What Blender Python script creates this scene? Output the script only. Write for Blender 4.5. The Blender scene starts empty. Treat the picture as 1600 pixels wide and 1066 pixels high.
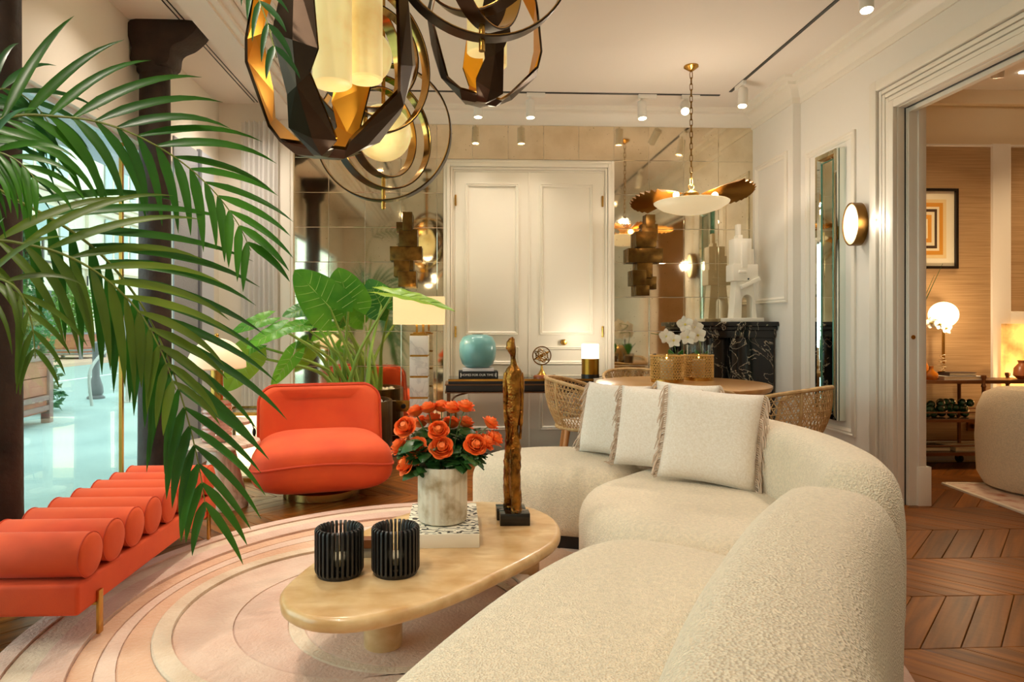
import bpy, bmesh, math, random
from math import sin, cos, pi, radians as R
from mathutils import Vector, Matrix, Quaternion, noise
SC = bpy.context.scene
COL = SC.collection
random.seed(7)
V = Vector
# ------------------------------------------------------------------ camera
F_PX, TH, EYE, PX, PY = 1010.0, R(2.3), 1.15, 755.0, 510.0
cd = bpy.data.cameras.new('camera'); cam = bpy.data.objects.new('camera', cd); COL.objects.link(cam)
cam.location = (0, 0, EYE); cam.rotation_euler = (R(90), 0, -TH)
cd.sensor_fit = 'HORIZONTAL'; cd.sensor_width = 36; cd.lens = F_PX / 1600 * 36
cd.shift_x = (800 - PX) / 1600; cd.shift_y = -(533 - PY) / 1600; cd.clip_start = .02; cd.clip_end = 300
SC.camera = cam
def ray(u, v):
    a = (u - PX) / F_PX; b = -(v - PY) / F_PX
    return V((a * cos(TH) + sin(TH), -a * sin(TH) + cos(TH), b))
def at_z(u, v, z=0.0):
    d = ray(u, v); return V((0, 0, EYE)) + d * ((z - EYE) / d.z)
def at_y(u, v, y):
    d = ray(u, v); return V((0, 0, EYE)) + d * (y / d.y)
def at_x(u, v, x):
    d = ray(u, v); return V((0, 0, EYE)) + d * (x / d.x)
# ------------------------------------------------------------------ light and exposure
SC.view_settings.view_transform = 'Standard'; SC.view_settings.look = 'None'
SC.view_settings.gamma = 1; SC.view_settings.use_curve_mapping = False
SC.view_settings.exposure = EXPOSURE = 0.42
SC.cycles.max_bounces = 7; SC.cycles.diffuse_bounces = 4; SC.cycles.glossy_bounces = 4
SC.cycles.transmission_bounces = 4; SC.cycles.transparent_max_bounces = 10
SC.cycles.caustics_reflective = True; SC.cycles.blur_glossy = 1.0; SC.cycles.caustics_refractive = False
SC.cycles.sample_clamp_indirect = 4
W = bpy.data.worlds.new('overcast_sky'); SC.world = W; W.use_nodes = True
bg = W.node_tree.nodes['Background']; bg.inputs[0].default_value = (.93, .97, 1.0, 1); bg.inputs[1].default_value = 2.7
def area(name, loc, rot, sx, sy, power, col=(1, 1, 1), portal=False):
    l = bpy.data.lights.new(name, 'AREA'); l.shape = 'RECTANGLE'; l.size = sx; l.size_y = sy; l.energy = power; l.color = col
    l.cycles.is_portal = portal
    o = bpy.data.objects.new(name, l); COL.objects.link(o); o.location = loc; o.rotation_euler = rot; return o
area('window_portal', (-2.3, 2.6, 1.22), (0, R(-90), 0), 2.4, 4.8, 1, portal=True)
SPOT_W, WARM = 62.0, (1, .87, .72)
def spot(name, loc, aim, power, ang=105, col=WARM, rad=.04, blend=1.0):
    l = bpy.data.lights.new(name, 'SPOT'); l.energy = power; l.color = col; l.spot_size = R(ang); l.spot_blend = blend; l.shadow_soft_size = rad
    o = bpy.data.objects.new(name, l); COL.objects.link(o); o.location = loc
    o.rotation_euler = (V(aim) - V(loc)).to_track_quat('-Z', 'Y').to_euler(); return o
def point(name, loc, power, col=WARM, rad=.05):
    l = bpy.data.lights.new(name, 'POINT'); l.energy = power; l.color = col; l.shadow_soft_size = rad
    o = bpy.data.objects.new(name, l); COL.objects.link(o); o.location = loc; return o
# ------------------------------------------------------------------ materials
def lin(c):
    return tuple(((x / 255) / 12.92 if x / 255 <= .04045 else ((x / 255 + .055) / 1.055) ** 2.4) for x in c)
def rgba(c): return (*lin(c), 1)
MATS = {}
def M(name, col, rough=.5, metal=0.0, var=None, bump=None, emit=None, spec=None, sheen=0, coat=0, rnd=0, grain=None, sss=0):
    """var=(scale, colour2, low, high[, detail]); bump=(scale, strength[, kind]); rnd: brightness change per object; grain=(scale vector, colour2, amount)"""
    if name in MATS: return MATS[name]
    m = bpy.data.materials.new(name); m.use_nodes = True; nt = m.node_tree; N = nt.nodes; L = nt.links
    b = N['Principled BSDF']; b.inputs['Base Color'].default_value = rgba(col)
    b.inputs['Roughness'].default_value = rough; b.inputs['Metallic'].default_value = metal
    if spec is not None: b.inputs['Specular IOR Level'].default_value = spec
    if sheen: b.inputs['Sheen Weight'].default_value = sheen; b.inputs['Sheen Roughness'].default_value = .4
    if coat: b.inputs['Coat Weight'].default_value = coat; b.inputs['Coat Roughness'].default_value = .1
    if emit: b.inputs['Emission Color'].default_value = rgba(emit[0]); b.inputs['Emission Strength'].default_value = emit[1]
    tc = N.new('ShaderNodeTexCoord'); src = None
    if var:
        n = N.new('ShaderNodeTexNoise'); n.inputs['Scale'].default_value = var[0]; n.inputs['Detail'].default_value = var[4] if len(var) > 4 else 4
        L.new(tc.outputs['Object'], n.inputs['Vector'])
        r = N.new('ShaderNodeValToRGB'); r.color_ramp.elements[0].position = var[2]; r.color_ramp.elements[1].position = var[3]
        r.color_ramp.elements[0].color = rgba(col); r.color_ramp.elements[1].color = rgba(var[1])
        L.new(n.outputs['Fac'], r.inputs['Fac']); src = r.outputs['Color']
    if grain:
        mp = N.new('ShaderNodeMapping'); mp.inputs['Scale'].default_value = grain[0]; L.new(tc.outputs['Object'], mp.inputs['Vector'])
        n = N.new('ShaderNodeTexNoise'); n.inputs['Scale'].default_value = 1; n.inputs['Detail'].default_value = 5; n.inputs['Distortion'].default_value = .6
        L.new(mp.outputs['Vector'], n.inputs['Vector'])
        r = N.new('ShaderNodeValToRGB'); r.color_ramp.elements[0].position = .35; r.color_ramp.elements[1].position = .7
        r.color_ramp.elements[0].color = (0, 0, 0, 1); r.color_ramp.elements[1].color = (grain[2],) * 3 + (1,)
        L.new(n.outputs['Fac'], r.inputs['Fac'])
        mx = N.new('ShaderNodeMix'); mx.data_type = 'RGBA'; L.new(r.outputs['Color'], mx.inputs['Factor'])
        mx.inputs[6].default_value = rgba(col); mx.inputs[7].default_value = rgba(grain[1])
        if src: L.new(src, mx.inputs[6])
        src = mx.outputs[2]
    if rnd:
        oi = N.new('ShaderNodeObjectInfo'); mr = N.new('ShaderNodeMapRange'); mr.inputs[3].default_value = 1 - rnd; mr.inputs[4].default_value = 1 + rnd
        L.new(oi.outputs['Random'], mr.inputs[0])
        h = N.new('ShaderNodeHueSaturation'); L.new(mr.outputs[0], h.inputs['Value']); h.inputs['Color'].default_value = rgba(col)
        if src: L.new(src, h.inputs['Color'])
        src = h.outputs['Color']
    if src: L.new(src, b.inputs['Base Color'])
    if bump:
        kind = bump[2] if len(bump) > 2 else 'noise'
        if kind == 'voronoi':
            n = N.new('ShaderNodeTexVoronoi'); o = n.outputs['Distance']
        elif kind == 'wave':
            n = N.new('ShaderNodeTexWave'); n.inputs['Distortion'].default_value = 1.5; o = n.outputs['Fac']
        else:
            n = N.new('ShaderNodeTexNoise'); n.inputs['Detail'].default_value = 3; o = n.outputs['Fac']
        n.inputs['Scale'].default_value = bump[0]; L.new(tc.outputs['Object'], n.inputs['Vector'])
        bp = N.new('ShaderNodeBump'); bp.inputs['Strength'].default_value = bump[1]; bp.inputs['Distance'].default_value = .01
        L.new(o, bp.inputs['Height']); L.new(bp.outputs['Normal'], b.inputs['Normal'])
    MATS[name] = m; return m
def glass_mat(name, tint=(255, 255, 255), refl=.08, rough=.0):
    if name in MATS: return MATS[name]
    m = bpy.data.materials.new(name); m.use_nodes = True; nt = m.node_tree; N = nt.nodes; L = nt.links
    N.remove(N['Principled BSDF']); out = N['Material Output']
    t = N.new('ShaderNodeBsdfTransparent'); t.inputs[0].default_value = rgba(tint)
    g = N.new('ShaderNodeBsdfGlossy'); g.inputs['Roughness'].default_value = rough
    fr = N.new('ShaderNodeFresnel'); fr.inputs[0].default_value = 1.3
    mr = N.new('ShaderNodeMath'); mr.operation = 'MULTIPLY'; mr.inputs[1].default_value = refl * 8; mr.use_clamp = True; L.new(fr.outputs[0], mr.inputs[0])
    mx = N.new('ShaderNodeMixShader'); L.new(mr.outputs[0], mx.inputs[0]); L.new(t.outputs[0], mx.inputs[1]); L.new(g.outputs[0], mx.inputs[2])
    L.new(mx.outputs[0], out.inputs[0]); MATS[name] = m; return m
def leaf_mat(name, c1, c2, scale=3, trans=.35, rough=.4):
    m = M(name, c1, rough, var=(scale, c2, .35, .7), rnd=.22)
    nt = m.node_tree; N = nt.nodes; L = nt.links; b = N['Principled BSDF']; out = N['Material Output']
    t = N.new('ShaderNodeBsdfTranslucent'); t.inputs[0].default_value = rgba(c2)
    for l in b.inputs['Base Color'].links: L.new(l.from_socket, t.inputs[0])
    mx = N.new('ShaderNodeMixShader'); mx.inputs[0].default_value = trans
    L.new(b.outputs[0], mx.inputs[1]); L.new(t.outputs[0], mx.inputs[2]); L.new(mx.outputs[0], out.inputs[0]); return m
def vein_mat(name, base, vein, scale, width, rough=.2, scale2=None, var=None):
    """stone with thin wandering veins"""
    m = M(name, base, rough, var=var); nt = m.node_tree; N = nt.nodes; L = nt.links; b = N['Principled BSDF']
    tc = N.new('ShaderNodeTexCoord'); n = N.new('ShaderNodeTexNoise'); n.inputs['Scale'].default_value = scale; n.inputs['Detail'].default_value = 6; n.inputs['Distortion'].default_value = 1.2
    L.new(tc.outputs['Object'], n.inputs['Vector'])
    r = N.new('ShaderNodeValToRGB'); e = r.color_ramp.elements
    e[0].position = .5 - width; e[0].color = (0, 0, 0, 1); e[1].position = .5 + width; e[1].color = (0, 0, 0, 1)
    q = e.new(.5); q.color = (1, 1, 1, 1); L.new(n.outputs['Fac'], r.inputs['Fac'])
    mx = N.new('ShaderNodeMix'); mx.data_type = 'RGBA'; L.new(r.outputs['Color'], mx.inputs['Factor']); mx.inputs[6].default_value = rgba(base); mx.inputs[7].default_value = rgba(vein)
    for l in b.inputs['Base Color'].links: L.new(l.from_socket, mx.inputs[6])
    L.new(mx.outputs[2], b.inputs['Base Color']); return m
# ------------------------------------------------------------------ mesh building
class MB:
    def __init__(s): s.v = []; s.f = []
    def add(s, vs, fs):
        n = len(s.v); s.v += [V(p) for p in vs]; s.f += [tuple(i + n for i in f) for f in fs]; return s
    def box(s, x0, x1, y0, y1, z0, z1):
        return s.add([(x0, y0, z0), (x1, y0, z0), (x1, y1, z0), (x0, y1, z0), (x0, y0, z1), (x1, y0, z1), (x1, y1, z1), (x0, y1, z1)],
                     [(3, 2, 1, 0), (4, 5, 6, 7), (0, 1, 5, 4), (1, 2, 6, 5), (2, 3, 7, 6), (3, 0, 4, 7)])
    def obox(s, c, size, rot=None):
        n = len(s.v); a, b, d = size[0] / 2, size[1] / 2, size[2] / 2; s.box(-a, a, -b, b, -d, d)
        for i in range(n, len(s.v)): s.v[i] = (rot @ s.v[i] if rot else s.v[i]) + V(c)
        return s
    def beam(s, p, q, w, h=None, up=(0, 0, 1)):
        p, q = V(p), V(q); d = (q - p); l = d.length; d.normalize(); u = V(up)
        if abs(d.dot(u)) > .98: u = V((1, 0, 0))
        x = d.cross(u).normalized(); z = x.cross(d)
        return s.obox((p + q) / 2, (w, l, h or w), Matrix((x, d, z)).transposed())
    def loft(s, rings, cap=True, closed=True, loop=False):
        n = len(rings[0]); vs = [p for r in rings for p in r]; fs = []
        K = len(rings)
        for i in range(K if loop else K - 1):
            a = i * n; b = ((i + 1) % K) * n
            for j in range(n if closed else n - 1):
                k = (j + 1) % n; fs.append((a + j, a + k, b + k, b + j))
        if cap and not loop: fs.append(tuple(range(n - 1, -1, -1))); fs.append(tuple((K - 1) * n + j for j in range(n)))
        return s.add(vs, fs)
    def tube(s, pts, r, seg=8, closed=False, cap=True, flat=1.0):
        pts = [V(p) for p in pts]; n = len(pts); rs = r if isinstance(r, (list, tuple)) else [r] * n; rings = []; prev = None
        for i, p in enumerate(pts):
            a = pts[(i - 1) % n] if (closed or i > 0) else p; b = pts[(i + 1) % n] if (closed or i < n - 1) else p
            t = (b - a).normalized()
            if prev is None:
                u = V((0, 0, 1)) if abs(t.z) < .9 else V((1, 0, 0)); x = t.cross(u).normalized()
            else:
                x = (prev - t * prev.dot(t)); x = x.normalized() if x.length > 1e-6 else t.orthogonal().normalized()
            prev = x; y = t.cross(x)
            rings.append([p + (x * cos(2 * pi * j / seg) + y * sin(2 * pi * j / seg) * flat) * rs[i] for j in range(seg)])
        return s.loft(rings, cap, True, closed)
    def lathe(s, prof, seg=24, c=(0, 0, 0), cap=True, axis='z', fl=None):
        c = V(c); rings = []
        for r, z in prof:
            ring = []
            for j in range(seg):
                a = 2 * pi * j / seg; rr = r * (fl(a, z) if fl else 1)
                p = V((rr * cos(a), rr * sin(a), z))
                if axis == 'x': p = V((p.z, p.x, p.y))
                if axis == 'y': p = V((p.x, -p.z, p.y))
                ring.append(c + p)
            rings.append(ring)
        return s.loft(rings, cap)
    def cyl(s, c, r, z0, z1, seg=24): return s.lathe([(r, z0), (r, z1)], seg, c)
    def sphere(s, c, r, seg=16, rings=10, rot=None):
        rr = V(r) if isinstance(r, (tuple, list, Vector)) else V((r, r, r)); out = []
        for i in range(rings + 1):
            t = -pi / 2 + pi * i / rings; e = max(cos(t), 1e-3)
            ring = [V((rr.x * e * cos(2 * pi * j / seg), rr.y * e * sin(2 * pi * j / seg), rr.z * sin(t))) for j in range(seg)]
            out.append([(rot @ p if rot else p) + V(c) for p in ring])
        return s.loft(out)
    def prism(s, poly, z0, z1):
        n = len(poly); return s.add([(x, y, z0) for x, y in poly] + [(x, y, z1) for x, y in poly],
            [tuple(range(n - 1, -1, -1)), tuple(range(n, 2 * n))] + [(i, (i + 1) % n, n + (i + 1) % n, n + i) for i in range(n)])
    def torus(s, c, Rr, r, seg=32, sec=8, nrm=(0, 0, 1), flat=1.0):
        q = V((0, 0, 1)).rotation_difference(V(nrm)); pts = [q @ V((Rr * cos(2 * pi * i / seg), Rr * sin(2 * pi * i / seg), 0)) + V(c) for i in range(seg)]
        return s.tube(pts, r, sec, True, False, flat)
    def xf(s, m, n0=0):
        for i in range(n0, len(s.v)): s.v[i] = m @ s.v[i]
        return s
    def mesh(s, name, smooth=True, bevel=0, angle=42, bseg=2):
        me = bpy.data.meshes.new(name); me.from_pydata([tuple(p) for p in s.v], [], s.f)
        bm = bmesh.new(); bm.from_mesh(me); bmesh.ops.recalc_face_normals(bm, faces=bm.faces)
        if bevel:
            es = [e for e in bm.edges if len(e.link_faces) == 2 and e.calc_face_angle(0) > R(35)]
            bmesh.ops.bevel(bm, geom=es, offset=bevel, segments=bseg, profile=.6, affect='EDGES', clamp_overlap=True)
        bm.to_mesh(me); bm.free()
        if smooth:
            for p in me.polygons: p.use_smooth = True
            me.set_sharp_from_angle(angle=R(angle))
        return me
    def build(s, name, mat, parent=None, local=False, smooth=True, bevel=0, angle=42, bseg=2, origin=None, label=None):
        if parent is not None:
            if not local:
                o = parent; off = V((0, 0, 0))
                while o: off += o.location; o = o.parent
                s.v = [p - off for p in s.v]
            loc = V((0, 0, 0))
        else:
            if origin is None and not local:
                xs = [p.x for p in s.v]; ys = [p.y for p in s.v]; zs = [p.z for p in s.v]
                origin = ((min(xs) + max(xs)) / 2, (min(ys) + max(ys)) / 2, min(zs))
            loc = V(origin or (0, 0, 0))
            if not local: s.v = [p - loc for p in s.v]
        me = s.mesh(name, smooth, bevel, angle, bseg)
        me.materials.append(mat)
        o = bpy.data.objects.new(name, me); COL.objects.link(o); o.location = loc
        if parent is not None: o.parent = parent
        if label: o['label'] = label
        return o
def tag(o, label, cat, group=None, kind=None):
    o['label'] = label; o['category'] = cat
    if group: o['group'] = group
    if kind: o['kind'] = kind
    return o
def struct(o): o['kind'] = 'structure'; return o
def T(name, label, cat, loc=(0, 0, 0), rz=0, group=None, scale=1):
    o = bpy.data.objects.new(name, None); COL.objects.link(o); o.location = loc; o.rotation_euler = (0, 0, rz); o.empty_display_size = .05
    o.scale = (scale,) * 3
    return tag(o, label, cat, group)
def inst(o, name, parent, loc=(0, 0, 0), rot=(0, 0, 0), scale=(1, 1, 1)):
    c = bpy.data.objects.new(name, o.data if hasattr(o, 'data') else o); COL.objects.link(c); c.parent = parent; c.location = loc; c.rotation_euler = rot; c.scale = scale; return c
def copy_tree(o, parent=None):
    c = o.copy(); COL.objects.link(c); c.parent = parent
    for ch in list(o.children): copy_tree(ch, c)
    return c
def spline(pts, n=12, closed=False):
    """Catmull-Rom through points"""
    P = [V(p) for p in pts]; out = []; m = len(P)
    for i in range(m if closed else m - 1):
        if closed: a, b, c, d = P[(i - 1) % m], P[i], P[(i + 1) % m], P[(i + 2) % m]
        else: a, b, c, d = P[max(i - 1, 0)], P[i], P[i + 1], P[min(i + 2, m - 1)]
        for k in range(n):
            t = k / n; out.append(.5 * ((2 * b) + (c - a) * t + (2 * a - 5 * b + 4 * c - d) * t * t + (3 * b - a - 3 * c + d) * t ** 3))
    if not closed: out.append(P[-1].copy())
    return out
def resample(pts, n, closed=False):
    pts = list(pts) + ([pts[0]] if closed else []); L = [0]
    for a, b in zip(pts, pts[1:]): L.append(L[-1] + (b - a).length)
    out = []; j = 0; m = n if closed else n - 1
    for i in range(n):
        t = L[-1] * i / m
        while j < len(L) - 2 and L[j + 1] < t: j += 1
        d = L[j + 1] - L[j]; out.append(pts[j].lerp(pts[j + 1], (t - L[j]) / d if d else 0))
    return out
def inset(poly, d):
    """move each point of a closed counter-clockwise plan outline inwards by d along its normal"""
    n = len(poly); out = []
    for i, p in enumerate(poly):
        t = (poly[(i + 1) % n] - poly[i - 1]).normalized(); out.append(V((p.x - t.y * d, p.y + t.x * d, 0)))
    return out
def cushion(mb, outline, z0, z1, r, rb=None, crown=.02, n=80, puff=0.0):
    """a soft block over a plan outline: rounded upper and lower edges, a slight crown on top"""
    rb = rb or r; o = resample(spline([(*p, 0) for p in outline], 8, True), n, True)
    A = sum(a.x * b.y - b.x * a.y for a, b in zip(o, o[1:] + o[:1]))
    if A < 0: o.reverse()
    rings = []; c = sum(o, V((0, 0, 0))) / n
    base = inset(o, rb)
    for k in range(5, 0, -1): rings.append([c.lerp(p, 1 - k / 6) + V((0, 0, z0)) for p in base])
    for k in range(0, 7):
        a = pi / 2 * k / 6; rings.append([p + V((0, 0, z0 + rb * (1 - sin(a)))) if False else p + V((0, 0, z0 + rb * (1 - cos(a)))) for p in inset(o, rb * (1 - sin(a)))])
    for k in range(0, 8):
        a = pi / 2 * k / 7; rings.append([p + V((0, 0, z1 - r + r * sin(a))) for p in inset(o, r * (1 - cos(a)))])
    top = inset(o, r)
    for k in range(1, 9):
        t = k / 8.5; rings.append([p.lerp(c, t) + V((0, 0, z1 + crown * (1 - (1 - t) ** 2))) for p in top])
    return mb.loft(rings)
# ================================================================== materials used widely
wall_m = M('wall_paint', (236, 229, 216), .6, bump=(14, .06))
wallr_m = M('embossed_wall', (238, 233, 224), .55, bump=(9, .25, 'voronoi'))
ceil_m = M('ceiling_paint', (238, 230, 220), .7)
trim_m = M('trim_paint', (240, 233, 220), .4)
door_m = M('door_paint', (238, 230, 212), .4)
brass = M('brass', (205, 160, 78), .25, 1.0, var=(8, (176, 130, 60), .3, .75))
brass_d = M('aged_brass', (150, 112, 52), .32, 1.0, var=(10, (108, 76, 34), .35, .7))
bronze = M('dark_bronze', (74, 60, 48), .34, .9, var=(6, (54, 42, 33), .3, .8))
gold_in = M('gold_inside', (226, 160, 52), .28, 1.0)
black_m = M('black_satin', (16, 15, 15), .35)
white_m = M('white_enamel', (240, 236, 228), .4)
def lamp_m(name, col, s): return M(name, col, .5, emit=(col, s))
lens_m = lamp_m('spot_lens', (255, 226, 180), 30)
YB, XR, XC, XL, ZC = 5.95, 2.83, 2.765, -2.16, 3.17
# ------------------------------------------------------------------ floor of chevron planks
fl = struct(MB().box(-2.3, 6.3, -.6, 6.1, -.09, -.022).build('floor', M('subfloor', (50, 34, 22), .8), origin=(0, 0, 0)))
plank_m = M('oak_plank', (136, 80, 28), .36, rnd=.24, grain=((5, 5, 60), (82, 44, 14), .85), bump=(30, .05), spec=.18)
BW, PW = .435, .15
def plank_pts(sgn, x, y):
    g = .0016; s = BW - 2 * g
    a = [(x + g, y + g), (x + PW - g, y + g), (x + PW - g + sgn * s, y + g + s), (x + g + sgn * s, y + g + s)]
    return a
proto = {}
for sgn in (1, -1):
    mb = MB(); p = plank_pts(sgn, 0, 0); mb.prism(p, -.02, 0)
    me = mb.mesh('plank', True, .002, bseg=1); me.materials.append(plank_m); proto[sgn] = me
# grain must follow each plank: two materials turned to the two plank directions
def turned(m, ang):
    m2 = m.copy()
    for n in m2.node_tree.nodes:
        if n.type == 'MAPPING': n.inputs['Rotation'].default_value = (0, 0, 0); n.inputs['Scale'].default_value = (1.6, 30, 1)
    nt = m2.node_tree; tc = [n for n in nt.nodes if n.type == 'TEX_COORD'][0]
    vr = nt.nodes.new('ShaderNodeVectorRotate'); vr.rotation_type = 'Z_AXIS'; vr.inputs['Angle'].default_value = ang
    oi = nt.nodes.new('ShaderNodeObjectInfo'); ad = nt.nodes.new('ShaderNodeVectorMath'); ad.operation = 'ADD'
    nt.links.new(tc.outputs['Object'], vr.inputs['Vector'])
    mul = nt.nodes.new('ShaderNodeMath'); mul.operation = 'MULTIPLY'; mul.inputs[1].default_value = 37; nt.links.new(oi.outputs['Random'], mul.inputs[0])
    nt.links.new(vr.outputs['Vector'], ad.inputs[0]); nt.links.new(mul.outputs[0], ad.inputs[1])
    for n in nt.nodes:
        if n.type == 'MAPPING': nt.links.new(ad.outputs[0], n.inputs['Vector'])
    return m2
proto[1].materials[0] = turned(plank_m, -pi / 4); proto[-1].materials[0] = turned(plank_m, pi / 4)
cells = []
for k in range(-7, 9):
    y0 = 2.24 + BW * k; sgn = 1 if k % 2 == 0 else -1
    for i in range(-20, 44):
        x0 = i * PW + (0 if sgn == 1 else BW)
        cx, cy = x0 + PW / 2 + sgn * BW / 2, y0 + BW / 2
        main = -2.12 < cx < 3.0 and -.5 < cy < 5.9; ann = 3.0 <= cx < 6.15 and .4 < cy < 5.25
        if not (main or ann): continue
        d = V((cx, cy, -EYE)); yc = cx * sin(TH) + cy * cos(TH); xc = cx * cos(TH) - cy * sin(TH); sc = 0
        if yc > .3:
            u, v = PX + F_PX * xc / yc, PY + F_PX * EYE / yc
            hidden = (cx + .05) ** 2 + (cy - 2.6) ** 2 < 1.35 ** 2
            if -60 < u < 1660 and v < 1120 and not hidden: sc = 1 / yc ** 2
            if 600 < u < 1400 and not hidden and v > 640: sc *= .15
            if u < 420 and v < 740: sc *= .1
        cells.append((sc, sgn, x0, y0))
cells.sort(key=lambda c: -c[0]); far = {1: MB(), -1: MB()}
for n, (sc, sgn, x0, y0) in enumerate(cells):
    if n < 290 and sc > 0:
        inst(proto[sgn], 'plank', fl, (x0, y0, 0))
    else: far[sgn].prism(plank_pts(sgn, x0, y0), -.02, 0)
for sgn in far:
    o = far[sgn].build('planks_remaining', proto[sgn].materials[0], fl); o['kind'] = 'stuff'
# ------------------------------------------------------------------ shell
ce = struct(MB().box(-2.3, 6.3, -.6, 6.1, ZC, ZC + .12).build('ceiling', ceil_m))
wb = struct(MB().box(-2.3, 3.0, YB, YB + .15, -.02, ZC).build('wall_back', wall_m))
wf = struct(MB().box(-2.3, 3.0, -.6, -.45, -.02, ZC).build('wall_front', wall_m))
D0, D1, DZ = 2.3, 4.05, 2.56      # opening into the next room
wr = struct(MB().box(XR, 3.0, -.45, D0, -.02, ZC).box(XR, 3.0, D1, YB, -.02, ZC).box(XR, 3.0, D0, D1, DZ, ZC).build('wall_right', wallr_m))
MB().box(XC, XR + .01, 5.22, YB - .002, 0, 3.0).build('chimney_breast', wallr_m, wr)
WH = 2.40                           # window head
wl = struct(MB().box(-2.3, XL, -.45, .2, -.02, ZC).box(-2.3, XL, .2, 5.0, WH, ZC).box(-2.3, XL, 5.0, YB, -.02, ZC).build('wall_left', wall_m))
def frame(mb, mp, a0, a1, b0, b1, prof):
    rings = []
    for ca, cb, sa, sb in ((a0, b0, 1, 1), (a1, b0, -1, 1), (a1, b1, -1, -1), (a0, b1, 1, -1)):
        rings.append([mp(ca + sa * t, cb + sb * t, h) for t, h in prof])
    return mb.loft(rings, False, False, True)
MOULD = [(0, 0), (0, .012), (.008, .016), (.014, .010), (.022, .014), (.03, .008), (.034, .004), (.034, 0)]
def scale_prof(p, k, d): return [(t * k, h * d) for t, h in p]
back_pl = lambda y: (lambda a, b, h: V((a, y - h, b)))
right_pl = lambda x: (lambda a, b, h: V((x - h, a, b)))
left_pl = lambda x: (lambda a, b, h: V((x + h, a, b)))
# mirror tiles of the back wall
mir = M('antique_mirror', (238, 226, 200), .05, 1.0, var=(3.2, (205, 186, 148), .45, .85, 8), rnd=.05)
nt = mir.node_tree; b = nt.nodes['Principled BSDF']
tcn = [n for n in nt.nodes if n.type == 'TEX_COORD'][0]
oi = nt.nodes.new('ShaderNodeObjectInfo'); av = nt.nodes.new('ShaderNodeVectorMath'); nt.links.new(tcn.outputs['Object'], av.inputs[0]); nt.links.new(oi.outputs['Location'], av.inputs[1])
sp = nt.nodes.new('ShaderNodeTexNoise'); sp.inputs['Scale'].default_value = 55; sp.inputs['Detail'].default_value = 2; nt.links.new(av.outputs[0], sp.inputs['Vector'])
sr = nt.nodes.new('ShaderNodeValToRGB'); sr.color_ramp.elements[0].position = .69; sr.color_ramp.elements[1].position = .74
sr.color_ramp.elements[0].color = (1, 1, 1, 1); sr.color_ramp.elements[1].color = (.35, .27, .18, 1); nt.links.new(sp.outputs['Fac'], sr.inputs['Fac'])
mm = nt.nodes.new('ShaderNodeMix'); mm.data_type = 'RGBA'; mm.blend_type = 'MULTIPLY'; mm.inputs['Factor'].default_value = 1
nt.links.new(b.inputs['Base Color'].links[0].from_socket, mm.inputs[6]); nt.links.new(sr.outputs['Color'], mm.inputs[7]); nt.links.new(mm.outputs[2], b.inputs['Base Color'])
for n in list(nt.nodes):
    if n.type == 'TEX_NOISE' and n is not sp: nt.links.new(av.outputs[0], n.inputs['Vector'])
TW, TZ = .328, .317; tile_cache = {}
DX0, DX1, DTOP = -.126, 1.447, 2.67
for k in range(13):
    x1 = XC - TW * k; x0 = x1 - TW
    for j in range(10):
        z1 = 3.005 - TZ * j; z0 = max(z1 - TZ, .06)
        if z1 < .1: continue
        xa, xb = x0, x1
        if z1 <= DTOP + .05:
            if xa >= DX0 - .01 and xb <= DX1 + .05: continue
            if xa < DX0 < xb: xb = DX0
            if xa < DX1 < xb - .05: xa = DX1
        if xb - xa < .03: continue
        key = (round(xb - xa, 3), round(z1 - z0, 3))
        if key not in tile_cache:
            w, h = key; g = .0012; mb = MB(); e = .006
            mb.loft([[V((-w / 2 + g + q, d, g + q)), V((w / 2 - g - q, d, g + q)), V((w / 2 - g - q, d, h - g - q)), V((-w / 2 + g + q, d, h - g - q))] for q, d in ((0, 0), (0, -.004), (.002, -.005))])
            me = mb.mesh('mirror_tile', False); me.materials.append(mir); tile_cache[key] = me
        o = inst(tile_cache[key], 'mirror_tile', wb, V(((xa + xb) / 2, YB, z0)) - wb.location, (random.gauss(0, .0012), 0, random.gauss(0, .0012)))
for nm, x0, x1 in (('baseboard_back', -1.6, DX0), ('baseboard_rear', DX1, XC)):
    struct(MB().box(x0, x1, YB - .02, YB, 0, .07).build(nm, trim_m))
# double door
dr = struct(MB().box(DX0, DX1, YB - .018, YB + .01, 0, DTOP).build('door_1', door_m))
for k, (i, h) in enumerate(((0, .05), (.03, .062), (.062, .045), (.085, .03))):
    mb = MB(); w = (.03, .03, .022, .02)[k]
    mb.box(DX0 + i, DX0 + i + w, YB - h, YB, 0, DTOP - i).box(DX1 - i - w, DX1 - i, YB - h, YB, 0, DTOP - i).box(DX0 + i + w, DX1 - i - w, YB - h, YB, DTOP - i - w, DTOP - i)
    mb.build('door_casing', door_m, dr, bevel=.004)
yd = YB - .018
for (x0, x1, hinge) in ((-.02, .655, 1), (.665, 1.342, 0)):
    lf = MB().box(x0, x1, yd - .018, yd, .01, DTOP - .107).build('door_leaf', door_m, dr, bevel=.003)
    pl = back_pl(yd - .018)
    for z0, z1 in ((1.07, 2.46), (.80, .965), (.20, .70)):
        mb = MB(); frame(mb, pl, x0 + .09, x1 - .09, z0, z1, scale_prof(MOULD, 1.0, 1.1)); mb.build('panel_moulding', door_m, lf)
    for z in (2.25, 1.05, .3):
        xh = x0 + .004 if hinge else x1 - .004
        MB().cyl((xh, yd - .026, z), .009, 0, .1, 10).build('hinge', brass, lf)
kn = at_y(881, 535, yd - .05)
MB().lathe([(.026, 0), (.026, .006), (.01, .01), (.01, .03), (.024, .036), (.028, .05), (.022, .062), (.001, .066)], 16, (kn.x, yd - .018, kn.z), axis='y').build('door_knob', brass, dr)
MB().box(.652, .668, yd - .024, yd - .016, .01, DTOP - .107).build('meeting_strip', door_m, dr)
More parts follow.
